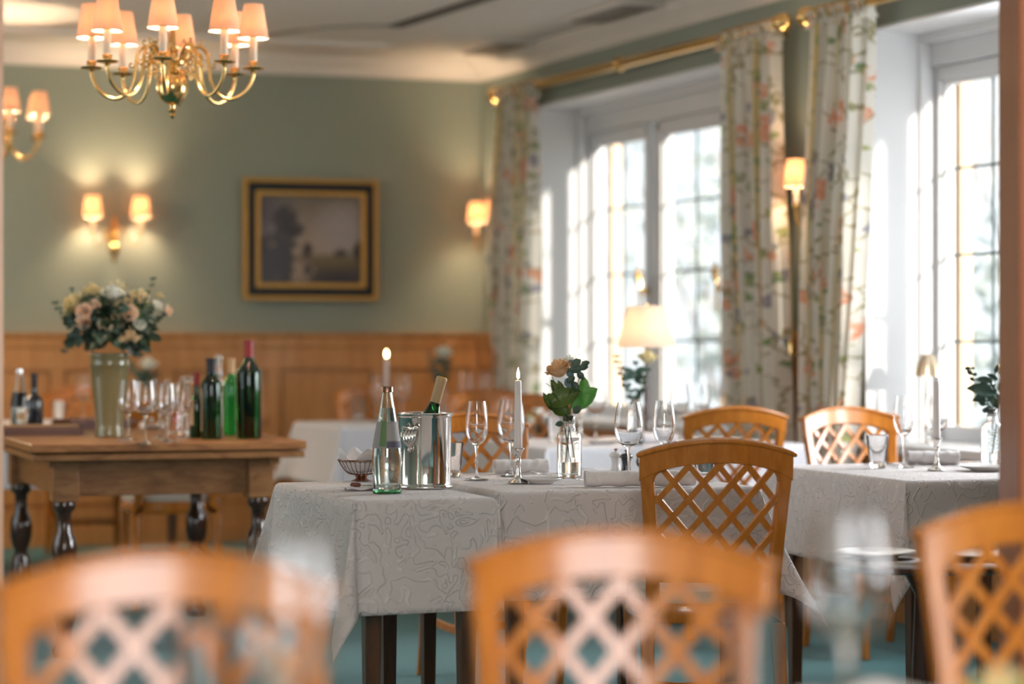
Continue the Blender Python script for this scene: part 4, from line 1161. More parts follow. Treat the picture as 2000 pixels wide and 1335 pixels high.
# ------------------------------------------------------------------ flowers
def leaf(mb, p, d, up, Ln, Wd, cup=.15, bend=.2, n=5, serr=0):
    d = Vector(d).normalized(); up = Vector(up); s = d.cross(up)
    s = s.normalized() if s.length > 1e-4 else d.orthogonal().normalized()
    nn = s.cross(d).normalized()
    def f(u, v):
        t = v; wd = Wd * .5 * (math.sin(PI * min(1, t * .93 + .05)) ** .75) * (1 + serr * math.sin(t * 60))
        x = (u - .5) * 2
        return tuple(Vector(p) + d * (Ln * t) + s * (x * wd) + nn * (cup * Wd * x * x - bend * Ln * t * t))
    mb.grid(f, 4, n)
def rose(name, par, c, R, mt, seed=1, tilt=(0, 0, 1), layers=5):
    rnd = random.Random(seed); mb = MB()
    ax = Vector(tilt).normalized(); rot = Vector((0, 0, 1)).rotation_difference(ax).to_matrix()
    for L_ in range(layers):
        q = L_ / (layers - 1) if layers > 1 else 1
        rad = R * (.22 + .78 * q); k = 3 + L_; openn = .15 + .75 * q ** 1.3; hgt = R * (1.55 - .45 * q)
        for j in range(k):
            a0 = 2 * PI * (j + rnd.uniform(-.15, .15)) / k + L_ * .8; span = 2 * PI / k * .75
            hh = hgt * rnd.uniform(.9, 1.1); ph = rnd.uniform(0, 6)
            def f(u, v):
                x = (u - .5) * 2; a = a0 + x * span * (.55 + .45 * math.sin(PI * min(1, .15 + v * .8)))
                r = rad * (.25 + .75 * math.sin(v * PI * .52) ** .8) + R * openn * .34 * max(0, v - .62) ** 1.3 * 2.6
                r *= 1 + .03 * math.sin(x * 5 + ph)
                z = -R * .55 + hh * v * (1 - .16 * x * x) - R * openn * .55 * max(0, v - .75) * 2
                return tuple(Vector(c) + rot @ Vector((r * math.cos(a), r * math.sin(a), z)))
            mb.grid(f, 6, 7)
    return mb.build(name, mt, par, auto=False)
def stemline(mb, a, b, r=.0016, bow=(0, 0, 0)):
    a, b, bow = Vector(a), Vector(b), Vector(bow)
    mb.tube([a + (b - a) * t + bow * math.sin(PI * t) for t in (0, .25, .5, .75, 1)], r, 6)
def eucalyptus(mb, sm, a, b, n, sz, seed=0, bow=(0, 0, 0)):
    rnd = random.Random(seed); a, b, bow = Vector(a), Vector(b), Vector(bow)
    stemline(sm, a, b, .0011, bow)
    for k in range(n):
        t = (k + .6) / n; p = a + (b - a) * t + bow * math.sin(PI * t)
        for s in (-1, 1):
            d = Vector((s * rnd.uniform(.5, 1), rnd.uniform(-.6, .6), rnd.uniform(.0, .7)))
            z = sz * (1.15 - .5 * t) * rnd.uniform(.8, 1.2)
            leaf(mb, p, d, (0, -1, .4), z, z * .8, .1, .1, 4)

# bottle vase with the peach rose (in focus)
def vase_bottle(loc, label, s=1.0):
    t = thing('bottle_vase', label, 'vase', loc, 0, 'glass bottle vases')
    R = .0375
    pr = [(0, .002), (R * .9, .002), (R * .95, 0), (R, .003), (R, .125), (R * .97, .133), (R * .86, .139), (R * .55, .146), (.0185, .152), (.0170, .160), (.0170, .182), (.0200, .184), (.0200, .190), (.0180, .192), (.0165, .190), (.0150, .182), (.0150, .160), (.0165, .153), (R * .5, .144), (R * .82, .136), (R * .93, .128), (R - .0018, .122), (R - .0018, .008), (0, .008)]
    m = MB(); m.lathe([(r * s, z * s) for r, z in pr], 40); m.build('glass_body', M['glass'], t)
    m = MB(); m.lathe([(0, .009 * s), ((R - .0024) * s, .009 * s), ((R - .0024) * s, .048 * s), (0, .048 * s)], 32); m.build('water', M['water'], t)
    m = MB(); m.lathe([(.0176 * s, .163 * s), (.0180 * s, .163 * s), (.0180 * s, .172 * s), (.0176 * s, .172 * s)], 28, closed=True); m.build('ribbon', M['label_line'], t)
    return t
p = on_table(1112, 932)
vase_bottle(p, 'clear glass bottle holding the peach rose on the near table')
r_ = thing('rose_posy', 'single peach rose with large green leaves in the near bottle vase', 'flowers', (p[0], p[1], p[2]))
R = lambda px, py, dy=0: tuple(Vector(P(px, py, p[1] + dy)) - Vector(p))
st = MB()
stemline(st, (.004, 0, .05), R(1094, 748), .0022, (-.004, 0, 0)); stemline(st, (-.012, .004, .045), R(1118, 775), .0018)
stemline(st, (.018, -.004, .05), R(1106, 800), .0018); stemline(st, R(1112, 800), R(1138, 705), .0014, (.004, 0, 0)); stemline(st, R(1104, 790), R(1078, 735), .0015)
stemline(st, R(1100, 770), R(1066, 748), .001)
st.build('stems', M['stem'], r_)
rose('petals', r_, R(1092, 722), .038, M['petal_peach'], 4, (-.35, -.25, 1), 5)
rose('bud_petals', r_, R(1112, 702, .03), .017, M['petal_white'], 7, (.2, 0, 1), 3)
lv = MB()
leaf(lv, R(1108, 812), Vector(R(1063, 766)) - Vector(R(1108, 812)), (0, -1, .8), .090, .048, .3, .05, 8)
leaf(lv, R(1068, 792), (1, -.15, .42), (.05, -1, .5), .112, .062, .30, .12, 10)
leaf(lv, R(1108, 806), (-.9, -.3, .45), (0, -1, .4), .06, .05, .2, .2, 8)
leaf(lv, R(1096, 785), Vector(R(1074, 738)) - Vector(R(1096, 785)), (.3, -1, .2), .075, .030, .3, .05, 8)
leaf(lv, R(1103, 772), (-.35, 0, .8), (0, -1, 0), .05, .02, .2, .1, 6)
leaf(lv, R(1112, 780), (.5, -.2, .9), (0, -1, 0), .05, .024, .2, .1, 6)
leaf(lv, R(1078, 800), (-.25, -.2, .5), (0, -1, 0), .06, .02, .3, .2, 6)
leaf(lv, R(1108, 812), (.15, -.6, -.5), (0, -1, .5), .03, .03, .2, .2, 6)
lv.build('leaves', M['leaf'], r_, auto=False)
lb_ = MB(); leaf(lb_, R(1118, 798, .02), (.32, .1, .30), (.5, -1, 0), .095, .062, -.15, -.30, 14, .03)
leaf(lb_, R(1140, 790, .02), (.02, .0, 1), (.2, -1, 0), .085, .040, .1, .1, 14, .05)
lb_.build('serrated_leaf', M['leafbright'], r_, auto=False)['label'] = 'bright serrated leaf'
ev = MB()
for (px, py, dx, dz, s_) in ((1118, 716, .5, .5, .036), (1130, 718, .9, .1, .030), (1112, 724, -.6, .25, .030), (1122, 735, -.6, -.5, .030), (1136, 712, .9, .3, .026), (1128, 726, .5, -.6, .030), (1112, 722, 1, .15, .04), (1100, 826, -.5, -.1, .026), (1120, 806, .6, .5, .032), (1118, 745, .4, -.7, .034)):
    leaf(ev, R(px, py, -.005), (dx, -.2, dz), (0, -1, .3), s_, s_ * .72, .12, .1, 6)
ev.build('eucalyptus_leaves', M['euc'], r_, auto=False)
ev = MB()
for (px, py, dx, dz, s_) in ((1112, 703, -.3, -.5, .026), (1108, 722, -.5, -.7, .030), (1107, 738, -.3, -.9, .034)):
    leaf(ev, R(px, py, .005), (-dx, -.2, dz), (0, -1, .3), s_, s_ * .8, .12, .1, 6)
ev.build('blue_leaves', M['eucblue'], r_, auto=False)

def posy(vx, vy, py_rose, px_rose, label, vlabel, petal, R_, euc_side=-1, seed=3, s=.95, z=.7475):
    v = T(vx, vy, z); loc = (v.x, v.y, z)
    vase_bottle(loc, vlabel, s)
    r = thing('rose_posy', label, 'flowers', loc)
    c = Vector(P(px_rose, py_rose, v.y)) - Vector(loc)
    st = MB(); stemline(st, (0, 0, .04), c, .002); lf = MB()
    top = c.z
    eucalyptus(lf, st, (0, 0, .17), (euc_side * .075, .0, top + .015), 8, .026, seed, (euc_side * .01, 0, 0))
    eucalyptus(lf, st, (0, 0, .17), (-euc_side * .05, .02, top - .04), 5, .028, seed + 1)
    rnd = random.Random(seed)
    for k in range(7):
        a = rnd.uniform(0, 2 * PI); zz = .19 + (top - .22) * rnd.random()
        leaf(lf, (0, 0, zz), (math.cos(a), math.sin(a) * .6, rnd.uniform(0, .7)), (0, -1, .5), .055, .03, .2, .2, 6)
    st.build('stems', M['stem'], r)
    lf.build('leaves', M['euc'], r, auto=False)
    rose('petals', r, c, R_, petal, seed, (.1, -.2, 1), 5)
posy(1240, 867, 700, 1264, 'pale yellow-green rose with eucalyptus below the white lampshade', 'blurred glass bottle vase on the window table under the lampshade', M['petal_cream'], .036, -1, 3)
posy(863, 811, 690, 866, 'white rose with grey-green leaves in the far corner, above the leaning bottle', 'far glass bottle vase in the corner behind the leaning bottle', M['petal_white'], .043, -1, 5, 1.0)
posy(285, 822, 712, 290, 'white rose seen beside the flower vase above the wine glasses', 'far glass bottle vase behind the oak table glasses', M['petal_white'], .042, -1, 6, 1.0)
posy(1938, 908, 724, 1962, 'rose and eucalyptus half hidden by the wooden pillar on the right', 'clear bottle vase half hidden by the pillar on the right table', M['petal_cream'], .03, -1, 8, 1.0)
q = T(1938, 908, .7475)
ex = thing('eucalyptus_sprig', 'large-leaved grey-green sprig in the bottle vase beside the pillar', 'leaves', (q.x, q.y, .7475))
lf = MB(); sm = MB(); Rq = lambda px, py: tuple(Vector(P(px, py, q.y - .02)) - Vector((q.x, q.y, .7475)))
for (px, py, dx, dz, s_) in ((1946, 768, -1, .25, .10), (1942, 775, -1, -.08, .075), (1948, 742, -.8, .5, .04), (1944, 728, .3, 1, .03), (1938, 790, -.3, .4, .05), (1942, 762, -.5, .9, .03)):
    leaf(lf, Rq(px, py), (dx, -.2, dz), (0, -1, .6), s_, s_ * .5, .2, .2, 7)
stemline(sm, (.0, 0, .1), Rq(1944, 722), .0015); sm.build('stem', M['stem'], ex); lf.build('leaves', M['euc'], ex, auto=False)

# tall vase and big bouquet on the oak table
q = on_oak(214, 852)
t = thing('flower_vase', 'tall ribbed olive ceramic vase on the oak table', 'vase', q)
vp = [(0, 0), (.056, 0), (.058, .006), (.053, .012), (.057, .020), (.052, .030), (.053, .05), (.063, .15), (.071, .22), (.0745, .272), (.0775, .276), (.0765, .282), (.0755, .305), (.0790, .312), (.0800, .320), (.0765, .323), (.0730, .315), (.0715, .28), (.060, .16), (.050, .04), (0, .03)]
m = MB(); n_ = 96
for i_ in (0,):
    vs = []
    mm = len(vp)
    for i in range(n_):
        a = 2 * PI * i / n_
        for (r, z) in vp[:]:
            rr = r * (1 - (.018 * (1 if .03 < z < .27 else 0)) * (math.cos(a * 24) * .5 + .5))
            vs.append((rr * math.cos(a), rr * math.sin(a), z))
    m.add(vs, [(i * mm + k, ((i + 1) % n_) * mm + k, ((i + 1) % n_) * mm + k + 1, i * mm + k + 1) for i in range(n_) for k in range(mm - 1)])
m.build('ceramic_body', M['ceramic'], t, auto=False)
b_ = thing('bouquet', 'big round bouquet of cream roses, blush lisianthus and dark eucalyptus in the tall vase', 'flowers', q)
random.seed(12)
Rb = lambda px, py, dy=0: tuple(Vector(P(px, py, q[1] + dy)) - Vector(q))
dk = MB(); ec = MB(); sm = MB(); gr = MB()
cen = Vector((.0, 0, .44))
for k in range(330):
    a = random.uniform(0, 2 * PI); el_ = random.uniform(-.75, 1.0)
    rr = random.uniform(.35, 1.0)
    d = Vector((math.cos(a) * math.cos(el_), math.sin(a) * math.cos(el_), math.sin(el_)))
    pp = cen + Vector((d.x * .155 * rr, d.y * .14 * rr, d.z * .125 * rr - .02 * abs(d.x)))
    if pp.z < .315 and pp.x ** 2 + pp.y ** 2 < .0055: continue
    leaf(dk if random.random() < .72 else ec, pp, d + Vector((random.uniform(-.6, .6), random.uniform(-.6, .6), random.uniform(-.7, .4))), (random.uniform(-.4, .4), -1, .5), random.uniform(.032, .058), random.uniform(.022, .036), .2, .25, 5)
def sprig(a, b, n, sz, seed): eucalyptus(ec, sm, a, b, n, sz, seed)
sprig(Rb(140, 640), Rb(105, 588), 5, .026, 1); sprig(Rb(270, 620), Rb(302, 540), 6, .020, 2)
sprig(Rb(290, 640), Rb(325, 612), 4, .024, 3); sprig(Rb(150, 660), Rb(125, 690), 4, .026, 4); sprig(Rb(265, 650), Rb(268, 700, -.05), 5, .034, 5)
sprig(Rb(150, 600), Rb(140, 562), 4, .022, 6)
for k in range(44):
    px = random.uniform(130, 300); py = 590 - 26 * math.sin((px - 130) / 170 * PI) + random.uniform(-8, 26)
    a_ = Rb(px, py + 22, random.uniform(-.1, .06)); stemline(gr, a_, (a_[0] + random.uniform(-.012, .012), a_[1], a_[2] + random.uniform(.035, .06)), .0022)
dk.build('dark_leaves', M['leafdark'], b_, auto=False); ec.build('eucalyptus_leaves', M['euc'], b_, auto=False); sm.build('stems', M['stem'], b_); gr.build('grassy_buds', M['leaf'], b_)['kind'] = 'stuff'
for k, (px, py, dy, R_, mt_, tl) in enumerate(((180, 570, -.03, .030, 'petal_cream', (-.1, -.2, 1)), (219, 575, -.06, .036, 'petal_white', (.05, -.3, 1)), (143, 592, -.06, .032, 'petal_cream', (-.6, -.4, .7)), (136, 604, .0, .026, 'petal_cream', (-.8, -.2, .5)), (232, 562, .04, .026, 'petal_cream', (.3, 0, 1)), (160, 585, .04, .026, 'petal_cream', (-.3, 0, 1)),
        (164, 608, -.115, .022, 'petal_pink', (-.1, -1, .3)), (163, 628, -.115, .021, 'petal_pink', (-.1, -1, 0)), (182, 596, -.10, .020, 'petal_pink', (.1, -.6, .8)), (254, 612, -.10, .022, 'petal_pink', (.2, -.9, .4)), (272, 634, -.085, .017, 'petal_white', (.4, -.7, .6)),
        (308, 597, -.02, .017, 'petal_white', (.7, -.3, .7)), (328, 606, -.01, .016, 'petal_pink', (1, -.2, .2)), (262, 575, -.03, .016, 'petal_cream', (.3, -.3, 1)), (276, 572, -.02, .015, 'petal_cream', (.3, -.3, 1)), (312, 578, .02, .013, 'petal_cream', (.5, 0, 1)))):
    rose('rose_bloom', b_, Rb(px, py, dy), R_ * 1.22, M[mt_], 20 + k, tl, 4 if R_ > .02 else 3)
bl = MB()
for (cx, cy, sp, n_) in ((242, 600, 17, 46), (255, 655, 16, 60), (275, 580, 14, 34), (236, 618, 12, 30), (250, 585, 10, 20), (240, 663, 10, 20)):
    for k in range(n_):
        px = cx + random.gauss(0, sp * .55); py = cy + random.gauss(0, sp * .33)
        bl.ball(Rb(px, py, -.10 + random.uniform(-.02, .02)), random.uniform(.0028, .0048), 6, 4)
o = bl.build('small_blossoms', M['berry'], b_); o['kind'] = 'stuff'

# ------------------------------------------------------------------ lamps
def shade_mesh(rb, rt, h):
    m = MB(); m.lathe([(rb, 0), (rt, h), (rt - .0012, h), (rb - .0012, 0)], 32, closed=True); return m
def cup_parts(par, loc_r, z, s=1.0):
    """drip pan, socket, candle sleeve, shade and bulb standing at (loc_r,0,z) of the arm's frame"""
    x = loc_r
    m = MB(); m.lathe([(0, -.006), (.008, -.006), (.012, .002), (.034, .006), (.038, .011), (.035, .0125), (.012, .009), (.012, .018), (.017, .020), (.015, .027), (.018, .030), (.016, .032), (0, .032)], 28, (x, 0, z), flute=(12, .03)); m.build('drip_pan', M['brass'], par)
    m = MB(); m.lathe([(0, 0), (.0135, 0), (.0135, .088), (0, .088)], 20, (x, 0, z + .030)); m.build('candle_sleeve', M['candle_sleeve'], par)
    m = MB(); m.ball((x, 0, z + .150), .010, 10, 7, (1, 1, 1.7)); m.build('bulb', M['bulb'], par)
    m = MB(); m.lathe([(.0525, 0), (.0345, .118), (.0337, .118), (.0517, 0)], 32, (x, 0, z + .112), closed=True)
    sh = m.build('lamp_shade', M['shade'], par)
    m = MB(); m.lathe([(.0528, 0), (.0534, 0), (.0534, .003), (.0528, .003)], 32, (x, 0, z + .112), closed=True)
    m.build('shade_trim', M['capbeige'], par)
def chandelier(loc, label, narms=8, rot=0, power=5.8):
    t = thing('chandelier', label, 'chandelier', loc, rot, 'brass chandeliers')       # origin = height of the drip pans
    body = [(0, -.168), (.004, -.166), (.010, -.156), (.006, -.148), (.015, -.142), (.017, -.138), (.008, -.132), (.010, -.120), (.022, -.114), (.040, -.100), (.052, -.078), (.056, -.058), (.052, -.036), (.040, -.016), (.024, -.004), (.018, .004), (.016, .010), (.026, .016), (.030, .022), (.014, .028), (.012, .06), (.022, .07), (.012, .085), (.010, .14), (.020, .15), (.024, .17), (.010, .19), (.008, .40), (0, .40)]
    m = MB(); m.lathe(body, 40); m.build('column', M['brass'], t)
    m = MB(); m.lathe([(.013, .018), (.046, .022), (.048, .030), (.044, .036), (.013, .038)], 36); m.build('arm_collar', M['brass'], t)
    m = MB(); top = CEIL - loc[2]
    m.tube([(0, 0, .39), (0, 0, top - .03)], .005, 8); m.lathe([(0, top), (.055, top), (.05, top - .02), (.02, top - .04), (0, top - .045)], 24); m.build('hanging_rod', M['brass'], t)
    cp = [(.040, .030), (.055, .062), (.078, .082), (.102, .080), (.120, .058), (.126, .020), (.134, -.035), (.155, -.078), (.190, -.098), (.228, -.090), (.262, -.060), (.279, -.020), (.280, -.004)]
    def smooth(c, k=4):
        out = []
        for i in range(len(c) - 1):
            p0, p1, p2, p3 = c[max(0, i - 1)], c[i], c[i + 1], c[min(len(c) - 1, i + 2)]
            for j in range(k):
                u = j / k
                out.append(tuple(.5 * ((2 * p1[d]) + (-p0[d] + p2[d]) * u + (2 * p0[d] - 5 * p1[d] + 4 * p2[d] - p3[d]) * u * u + (-p0[d] + 3 * p1[d] - 3 * p2[d] + p3[d]) * u ** 3) for d in range(2)))
        return out + [c[-1]]
    def spiral(cx, cz, r0, a0, turns, k=18, sgn=1):
        return [(cx + r0 * (1 - .75 * j / k) * math.cos(a0 + sgn * turns * 2 * PI * j / k), 0, cz + r0 * (1 - .75 * j / k) * math.sin(a0 + sgn * turns * 2 * PI * j / k)) for j in range(k + 1)]
    proto = None
    for k in range(narms):
        an = 2 * PI * k / narms
        if proto is None:
            am = MB(); am.tube([(x, 0, z) for x, z in smooth(cp)], .0062, 10)
            arm = am.build('arm', M['brass'], t)
            sc = MB()
            sc.tube(spiral(.086, .048, .026, PI * .6, 1.4), .0030, 6); sc.tube(spiral(.072, .010, .022, -PI * .4, 1.3, sgn=-1), .0028, 6)
            sc.tube(spiral(.100, .024, .018, PI * .2, 1.3), .0026, 6); sc.tube(spiral(.080, -.020, .012, 0, 1.2), .0024, 6)
            sc.tube(spiral(.096, .100, .010, -PI * .5, .8), .0024, 6); sc.tube(spiral(.064, .096, .010, PI * 1.2, .8, sgn=-1), .0024, 6)
            sc.tube(spiral(.142, .020, .012, PI, .9), .0024, 6)
            sc.build('scrollwork', M['brass'], arm)
            cup_parts(arm, .280, 0)
            proto = arm
        else:
            arm = proto.copy(); COL.objects.link(arm); arm.parent = t
            for c in list(proto.children):
                d = c.copy(); COL.objects.link(d); d.parent = arm
        arm.rotation_euler.z = an
        lamp((.280 * math.cos(an), .280 * math.sin(an), .165), power, (1, .72, .48), .012, t)
    return t
ch = P(337, 142, 8.4)
chandelier((ch.x, ch.y, 2.101), 'eight-armed brass chandelier with shaded candle lamps hanging at the top left', 8, math.radians(1.5))
c2 = P(-28, 270, 12.1)
chandelier((c2.x, c2.y, c2.z), 'second brass chandelier cut off by the left edge', 8, math.radians(-8), 2.8)

def sconce(loc, rot, label, power=2.2, sides=(-1, 1)):
    """origin on the wall; local -y points into the room"""
    t = thing('wall_sconce', label, 'wall lamp', loc, rot, 'brass wall sconces')
    m = MB(); pr = [(0, -.145), (.006, -.135), (.012, -.118), (.006, -.105), (.020, -.092), (.034, -.072), (.036, -.055), (.024, -.035), (.012, -.02), (.016, 0), (.024, .012), (.014, .028), (.010, .05), (.020, .07), (.010, .09), (.012, .105), (.004, .125), (0, .13)]
    m.lathe(pr, 24, (0, -.036, 0)); m.build('backplate', M['brass'], t)
    m = MB(); m.lathe([(0, 0), (.04, 0), (.036, .01), (.012, .02), (.008, .04), (0, .04)], 24)
    m.v = [(x, -z, y) for x, y, z in m.v]; m.build('wall_rose', M['brass'], t)
    for s in sides:
        am = MB(); am.tube([(0, -.04, .02), (s * .03, -.06, .055), (s * .055, -.075, .045), (s * .062, -.085, .0), (s * .075, -.095, -.045), (s * .105, -.105, -.055), (s * .130, -.11, -.025), (s * .135, -.11, .02)], .0052, 8)
        arm = am.build('arm', M['brass'], t)
        sub = MB()
        h = bpy.data.objects.new('tmp', None)
        # parts of the arm
        x, y, z = s * .135, -.11, .025
        m = MB(); m.lathe([(0, -.006), (.007, -.004), (.018, .004), (.020, .008), (.011, .008), (.013, .018), (.011, .022), (0, .022)], 22, (x, y, z)); m.build('drip_pan', M['brass'], arm)
        m = MB(); m.lathe([(0, 0), (.0125, 0), (.0125, .078), (0, .078)], 18, (x, y, z + .020)); m.build('candle_sleeve', M['candle_sleeve'], arm)
        m = MB(); m.ball((x, y, z + .130), .010, 10, 7, (1, 1, 1.6)); m.build('bulb', M['bulb'], arm)
        m = MB(); m.lathe([(.0540, 0), (.0390, .122), (.0382, .122), (.0532, 0)], 30, (x, y, z + .088), closed=True); m.build('lamp_shade', M['shade'], arm)
        m = MB(); m.lathe([(.0544, 0), (.0549, 0), (.0549, .003), (.0544, .003)], 30, (x, y, z + .088), closed=True); m.build('shade_trim', M['capbeige'], arm)
        lamp((x, y, z + .150), power, (1, .72, .46), .028, t)
        bpy.data.objects.remove(h)
    return t
sconce(BW(-2.205, 0, 1.735), BZ, 'two-armed brass wall sconce on the green back wall left of the painting', 5.0)
sconce(RW(.335, 0, 1.735), RZ, 'two-armed brass wall sconce in the corner, half hidden by the far curtain', 4.5)
sconce(RW(4.235, 0, 1.72), RZ, 'brass wall sconce between the two windows, a single shaded lamp', 2.8, (-1,))

# table lamp in front of the window
p = T(1262, 858, .748)
t = thing('table_lamp', 'table lamp with a white cone shade and slim brown stem by the window', 'lamp', (p.x + .0, p.y, .748))
zs_ = P(1264, 678, p.y).z - .748; zt2 = P(1264, 597, p.y).z - .748
rb_ = 57 / F * p.y; rt_ = 37 / F * p.y
m = MB(); m.lathe([(rb_, zs_), (rt_, zt2), (rt_ - .0015, zt2), (rb_ - .0015, zs_)], 48, closed=True); m.build('lamp_shade', M['shade_big'], t)
m = MB(); m.lathe([(0, 0), (.065, 0), (.065, .010), (.03, .02), (.014, .04), (.016, .08), (.010, .14), (.013, .2), (.008, .26), (.008, zs_ + .02), (0, zs_ + .02)], 24); m.build('stem', M['dark_leg'], t)
m = MB(); m.tube([(0, 0, zt2 - .005), (0, 0, zt2 + .01)], .008, 8)
for k in range(3): m.tube([(0, 0, zt2 - .01), (rt_ * math.cos(k * 2.09), rt_ * math.sin(k * 2.09), zt2 - .004)], .0015, 5)
m.build('finial', M['brass'], t)
m = MB(); m.ball((0, 0, zs_ + .07), .02, 12, 8, (1, 1, 1.4)); m.build('bulb', M['bulb'], t)
lamp((-.01, 0, zs_ + .075), 11, (1, .74, .52), .02, t)

# little pleated metal shade lamps on the sills
def sill_lamp(loc, label, hb, s=1.0, base=True):
    t = thing('pleated_lamp', label, 'lamp', loc, 0, 'pleated metal candle lamps'); t.scale = (s, s, s)
    m = MB(); m.lathe([(.052, hb), (.046, hb + .03), (.026, hb + .085), (.022, hb + .09), (.0205, hb + .09), (.024, hb + .083), (.044, hb + .03), (.050, hb)], 48, closed=True, flute=(24, .07)); m.build('lamp_shade', M['pleat'], t)
    m = MB(); m.lathe([(0, 0), (.042, 0), (.042, .005), (.016, .014), (.009, .03), (.016, .05), (.018, .07), (.009, .09), (.008, hb * .55), (.015, hb * .62), (.012, hb * .72), (.006, hb), (.006, hb + .06), (0, hb + .06)], 24); m.build('stem', M['silver'], t)
M['pleat'] = mat('pleated_metal', (.62, .50, .36), .28, metal=.9)
v_ = RW(2.75, .10, ZS + .036); z_ = v_.z
def sill_at(px, d, z):                     # point on the sill board at depth d behind the wall face
    a = (px - 1000) / F; s = ((CORNER.y + OR_.y * d) * a - CORNER.x - OR_.x * d) / (UR.x - UR.y * a)
    return RW(s, d, z)
q1 = sill_at(1437, .12, z_); q2 = sill_at(1430, .0, z_)
hb1 = P(1437, 742, q1.y).z - z_
sill_lamp(q1, 'taller pleated metal candle lamp on the far window sill, the upper of the stacked pair', hb1, 1.0)
hb2 = P(1430, 792, q2.y).z - z_
sill_lamp(q2, 'lower pleated metal candle lamp on the far window sill in front of its taller twin', hb2, 1.0)
q3 = sill_at(1812, .12, z_)
hb3 = P(1812, 734, q3.y).z - z_
sill_lamp(q3, 'pleated metal candle lamp on the sill behind the unlit candle', hb3, 1.0)

# ------------------------------------------------------------------ curtain rods and curtains
ZR = 2.565
def rod(s0, s1, label, fin=(True, True)):
    t = thing('curtain_rod', label, 'curtain rod', CORNER, RZ, 'brass curtain rods')
    m = MB(); m.tube([(s0, -.12, ZR), (s1, -.12, ZR)], .026, 20); m.build('pole', M['brass'], t)
    m = MB()
    mid_ = (s0 + s1) / 2
    m.lathe([(.027, -.02), (.033, -.018), (.033, -.006), (.038, 0), (.033, .006), (.033, .018), (.027, .02)], 20)
    m.v = [(mid_ + z, -.12 + x, ZR + y) for x, y, z in m.v]; m.build('joint_ring', M['brass'], t)
    for on, x, sg in ((fin[0], s0, -1), (fin[1], s1, 1)):
        if not on: continue
        f = MB(); f.lathe([(0, -.01), (.030, -.01), (.034, 0), (.024, .012), (.020, .022), (.034, .036), (.042, .054), (.040, .072), (.026, .088), (.014, .096), (.018, .104), (.010, .116), (0, .12)], 20, flute=(8, .1))
        f.v = [(x + sg * (z), -.12 + a, ZR + b) for a, b, z in f.v]; f.build('finial', M['brass'], t)
    for x in (s0 + .12, s1 - .12):
        b = MB(); b.tube([(x, 0, ZR - .03), (x, -.12, ZR - .03)], .010, 8); b.lathe([(0, 0), (.03, 0), (.03, .01), (0, .01)], 16)
        b.build('bracket', M['brass'], t)
    return t
rod(.58, 3.94, 'brass curtain rod above the far window')
rod(4.27, 7.5, 'brass curtain rod above the near window, cut by the pillar')
def curtain(top0, top1, bot0, bot1, label, tie=1.0, tz=1.08, seed=1, folds=7, mid=None, zb=.04):
    """bot = extents at the foot, mid = extents at the tie-back height tz"""
    t = thing('curtain', label, 'curtain', CORNER, RZ, 'floral curtains')
    mid = mid or (bot0, bot1)
    fullw = (top1 - top0) * 2.3
    rnd = random.Random(seed); ph = rnd.uniform(0, 6)
    zt = ZR - .045
    def ext(z):
        if z > tz:
            q = (zt - z) / (zt - tz); q = q * q * (3 - 2 * q) * .55 + q * .45
            return (top0 + (mid[0] - top0) * q, top1 + (mid[1] - top1) * q)
        q = (tz - z) / (tz - zb)
        return (mid[0] + (bot0 - mid[0]) * q, mid[1] + (bot1 - mid[1]) * q)
    def f(u, v):
        z = zt + (zb - zt) * v
        a, b = ext(z)
        wob = .012 * math.sin(2 * PI * folds * u * 1.37 + ph + v * 2)
        dep = .045 * (.75 + .5 * min(1, v * 3)) * math.sin(2 * PI * folds * u + ph + .7 * math.sin(v * 3 + u * 4))
        return (a + (b - a) * u + wob * .6, -.125 + dep + .012 * math.sin(u * 40 + v * 5), z)
    m = MB(); m.grid(f, 150, 46, uv=lambda u, v: (u * fullw, (1 - v) * (zt - zb)))
    o = m.build('drape', M['curtain'], t, auto=False)
    h = MB()
    def g(u, v):
        a, b = top0 - .03, top1 + .03
        dep = .040 * math.sin(2 * PI * folds * 1.5 * u + ph)
        return (a + (b - a) * u, -.125 + dep * (1.2 - .5 * math.sin(v * PI)), zt - .02 + .075 * v)
    h.grid(g, 120, 8, uv=lambda u, v: (u * fullw, 2.6 + v * .1)); h.build('ruffled_heading', M['curtain'], t, auto=False)
    k = 7
    for i in range(k):
        x = top0 + (top1 - top0) * (i + .5) / k
        r = MB(); r.tube([(x + .004 * math.sin(j), -.12 + .033 * math.cos(2 * PI * j / 14), ZR - .004 + .034 * math.sin(2 * PI * j / 14)) for j in range(15)], .0042, 6, caps=False); r.build('curtain_ring', M['brass'], t)
    return t
curtain(.62, 1.13, .70, 1.06, 'floral curtain in the far corner beside the corner sconce', mid=(.52, 1.13), seed=2, folds=8, tz=1.7)
curtain(3.43, 3.94, 3.66, 4.04, 'floral curtain left of the single visible wall lamp', mid=(3.52, 4.02), seed=3, folds=9, tz=1.3)
curtain(4.31, 4.74, 4.27, 4.53, 'floral curtain right of the wall lamp, its edge bleached by the sun', mid=(4.25, 4.66), seed=5, folds=8, tz=1.45)
def tieback(s, z, label, dirn=1):
    t = thing('tieback_hook', label, 'curtain hook', RW(s, -.02, z), RZ, 'brass tie-back arms')
    m = MB(); m.lathe([(0, 0), (.022, 0), (.018, .01), (0, .012)], 16); m.v = [(x, -z_ + .0, y) for x, y, z_ in m.v]; m.build('wall_rose', M['brass'], t)
    m = MB(); m.tube([(0, 0, 0), (0, -.10, 0), (dirn * .04, -.115, 0), (dirn * .12, -.115, .0)], .006, 8); m.ball((dirn * .125, -.115, 0), .013); m.tube([(dirn * .03, -.112, 0), (dirn * .03, -.112, .05)], .006, 6); m.ball((dirn * .03, -.112, .055), .011); m.build('arm', M['brass'], t)
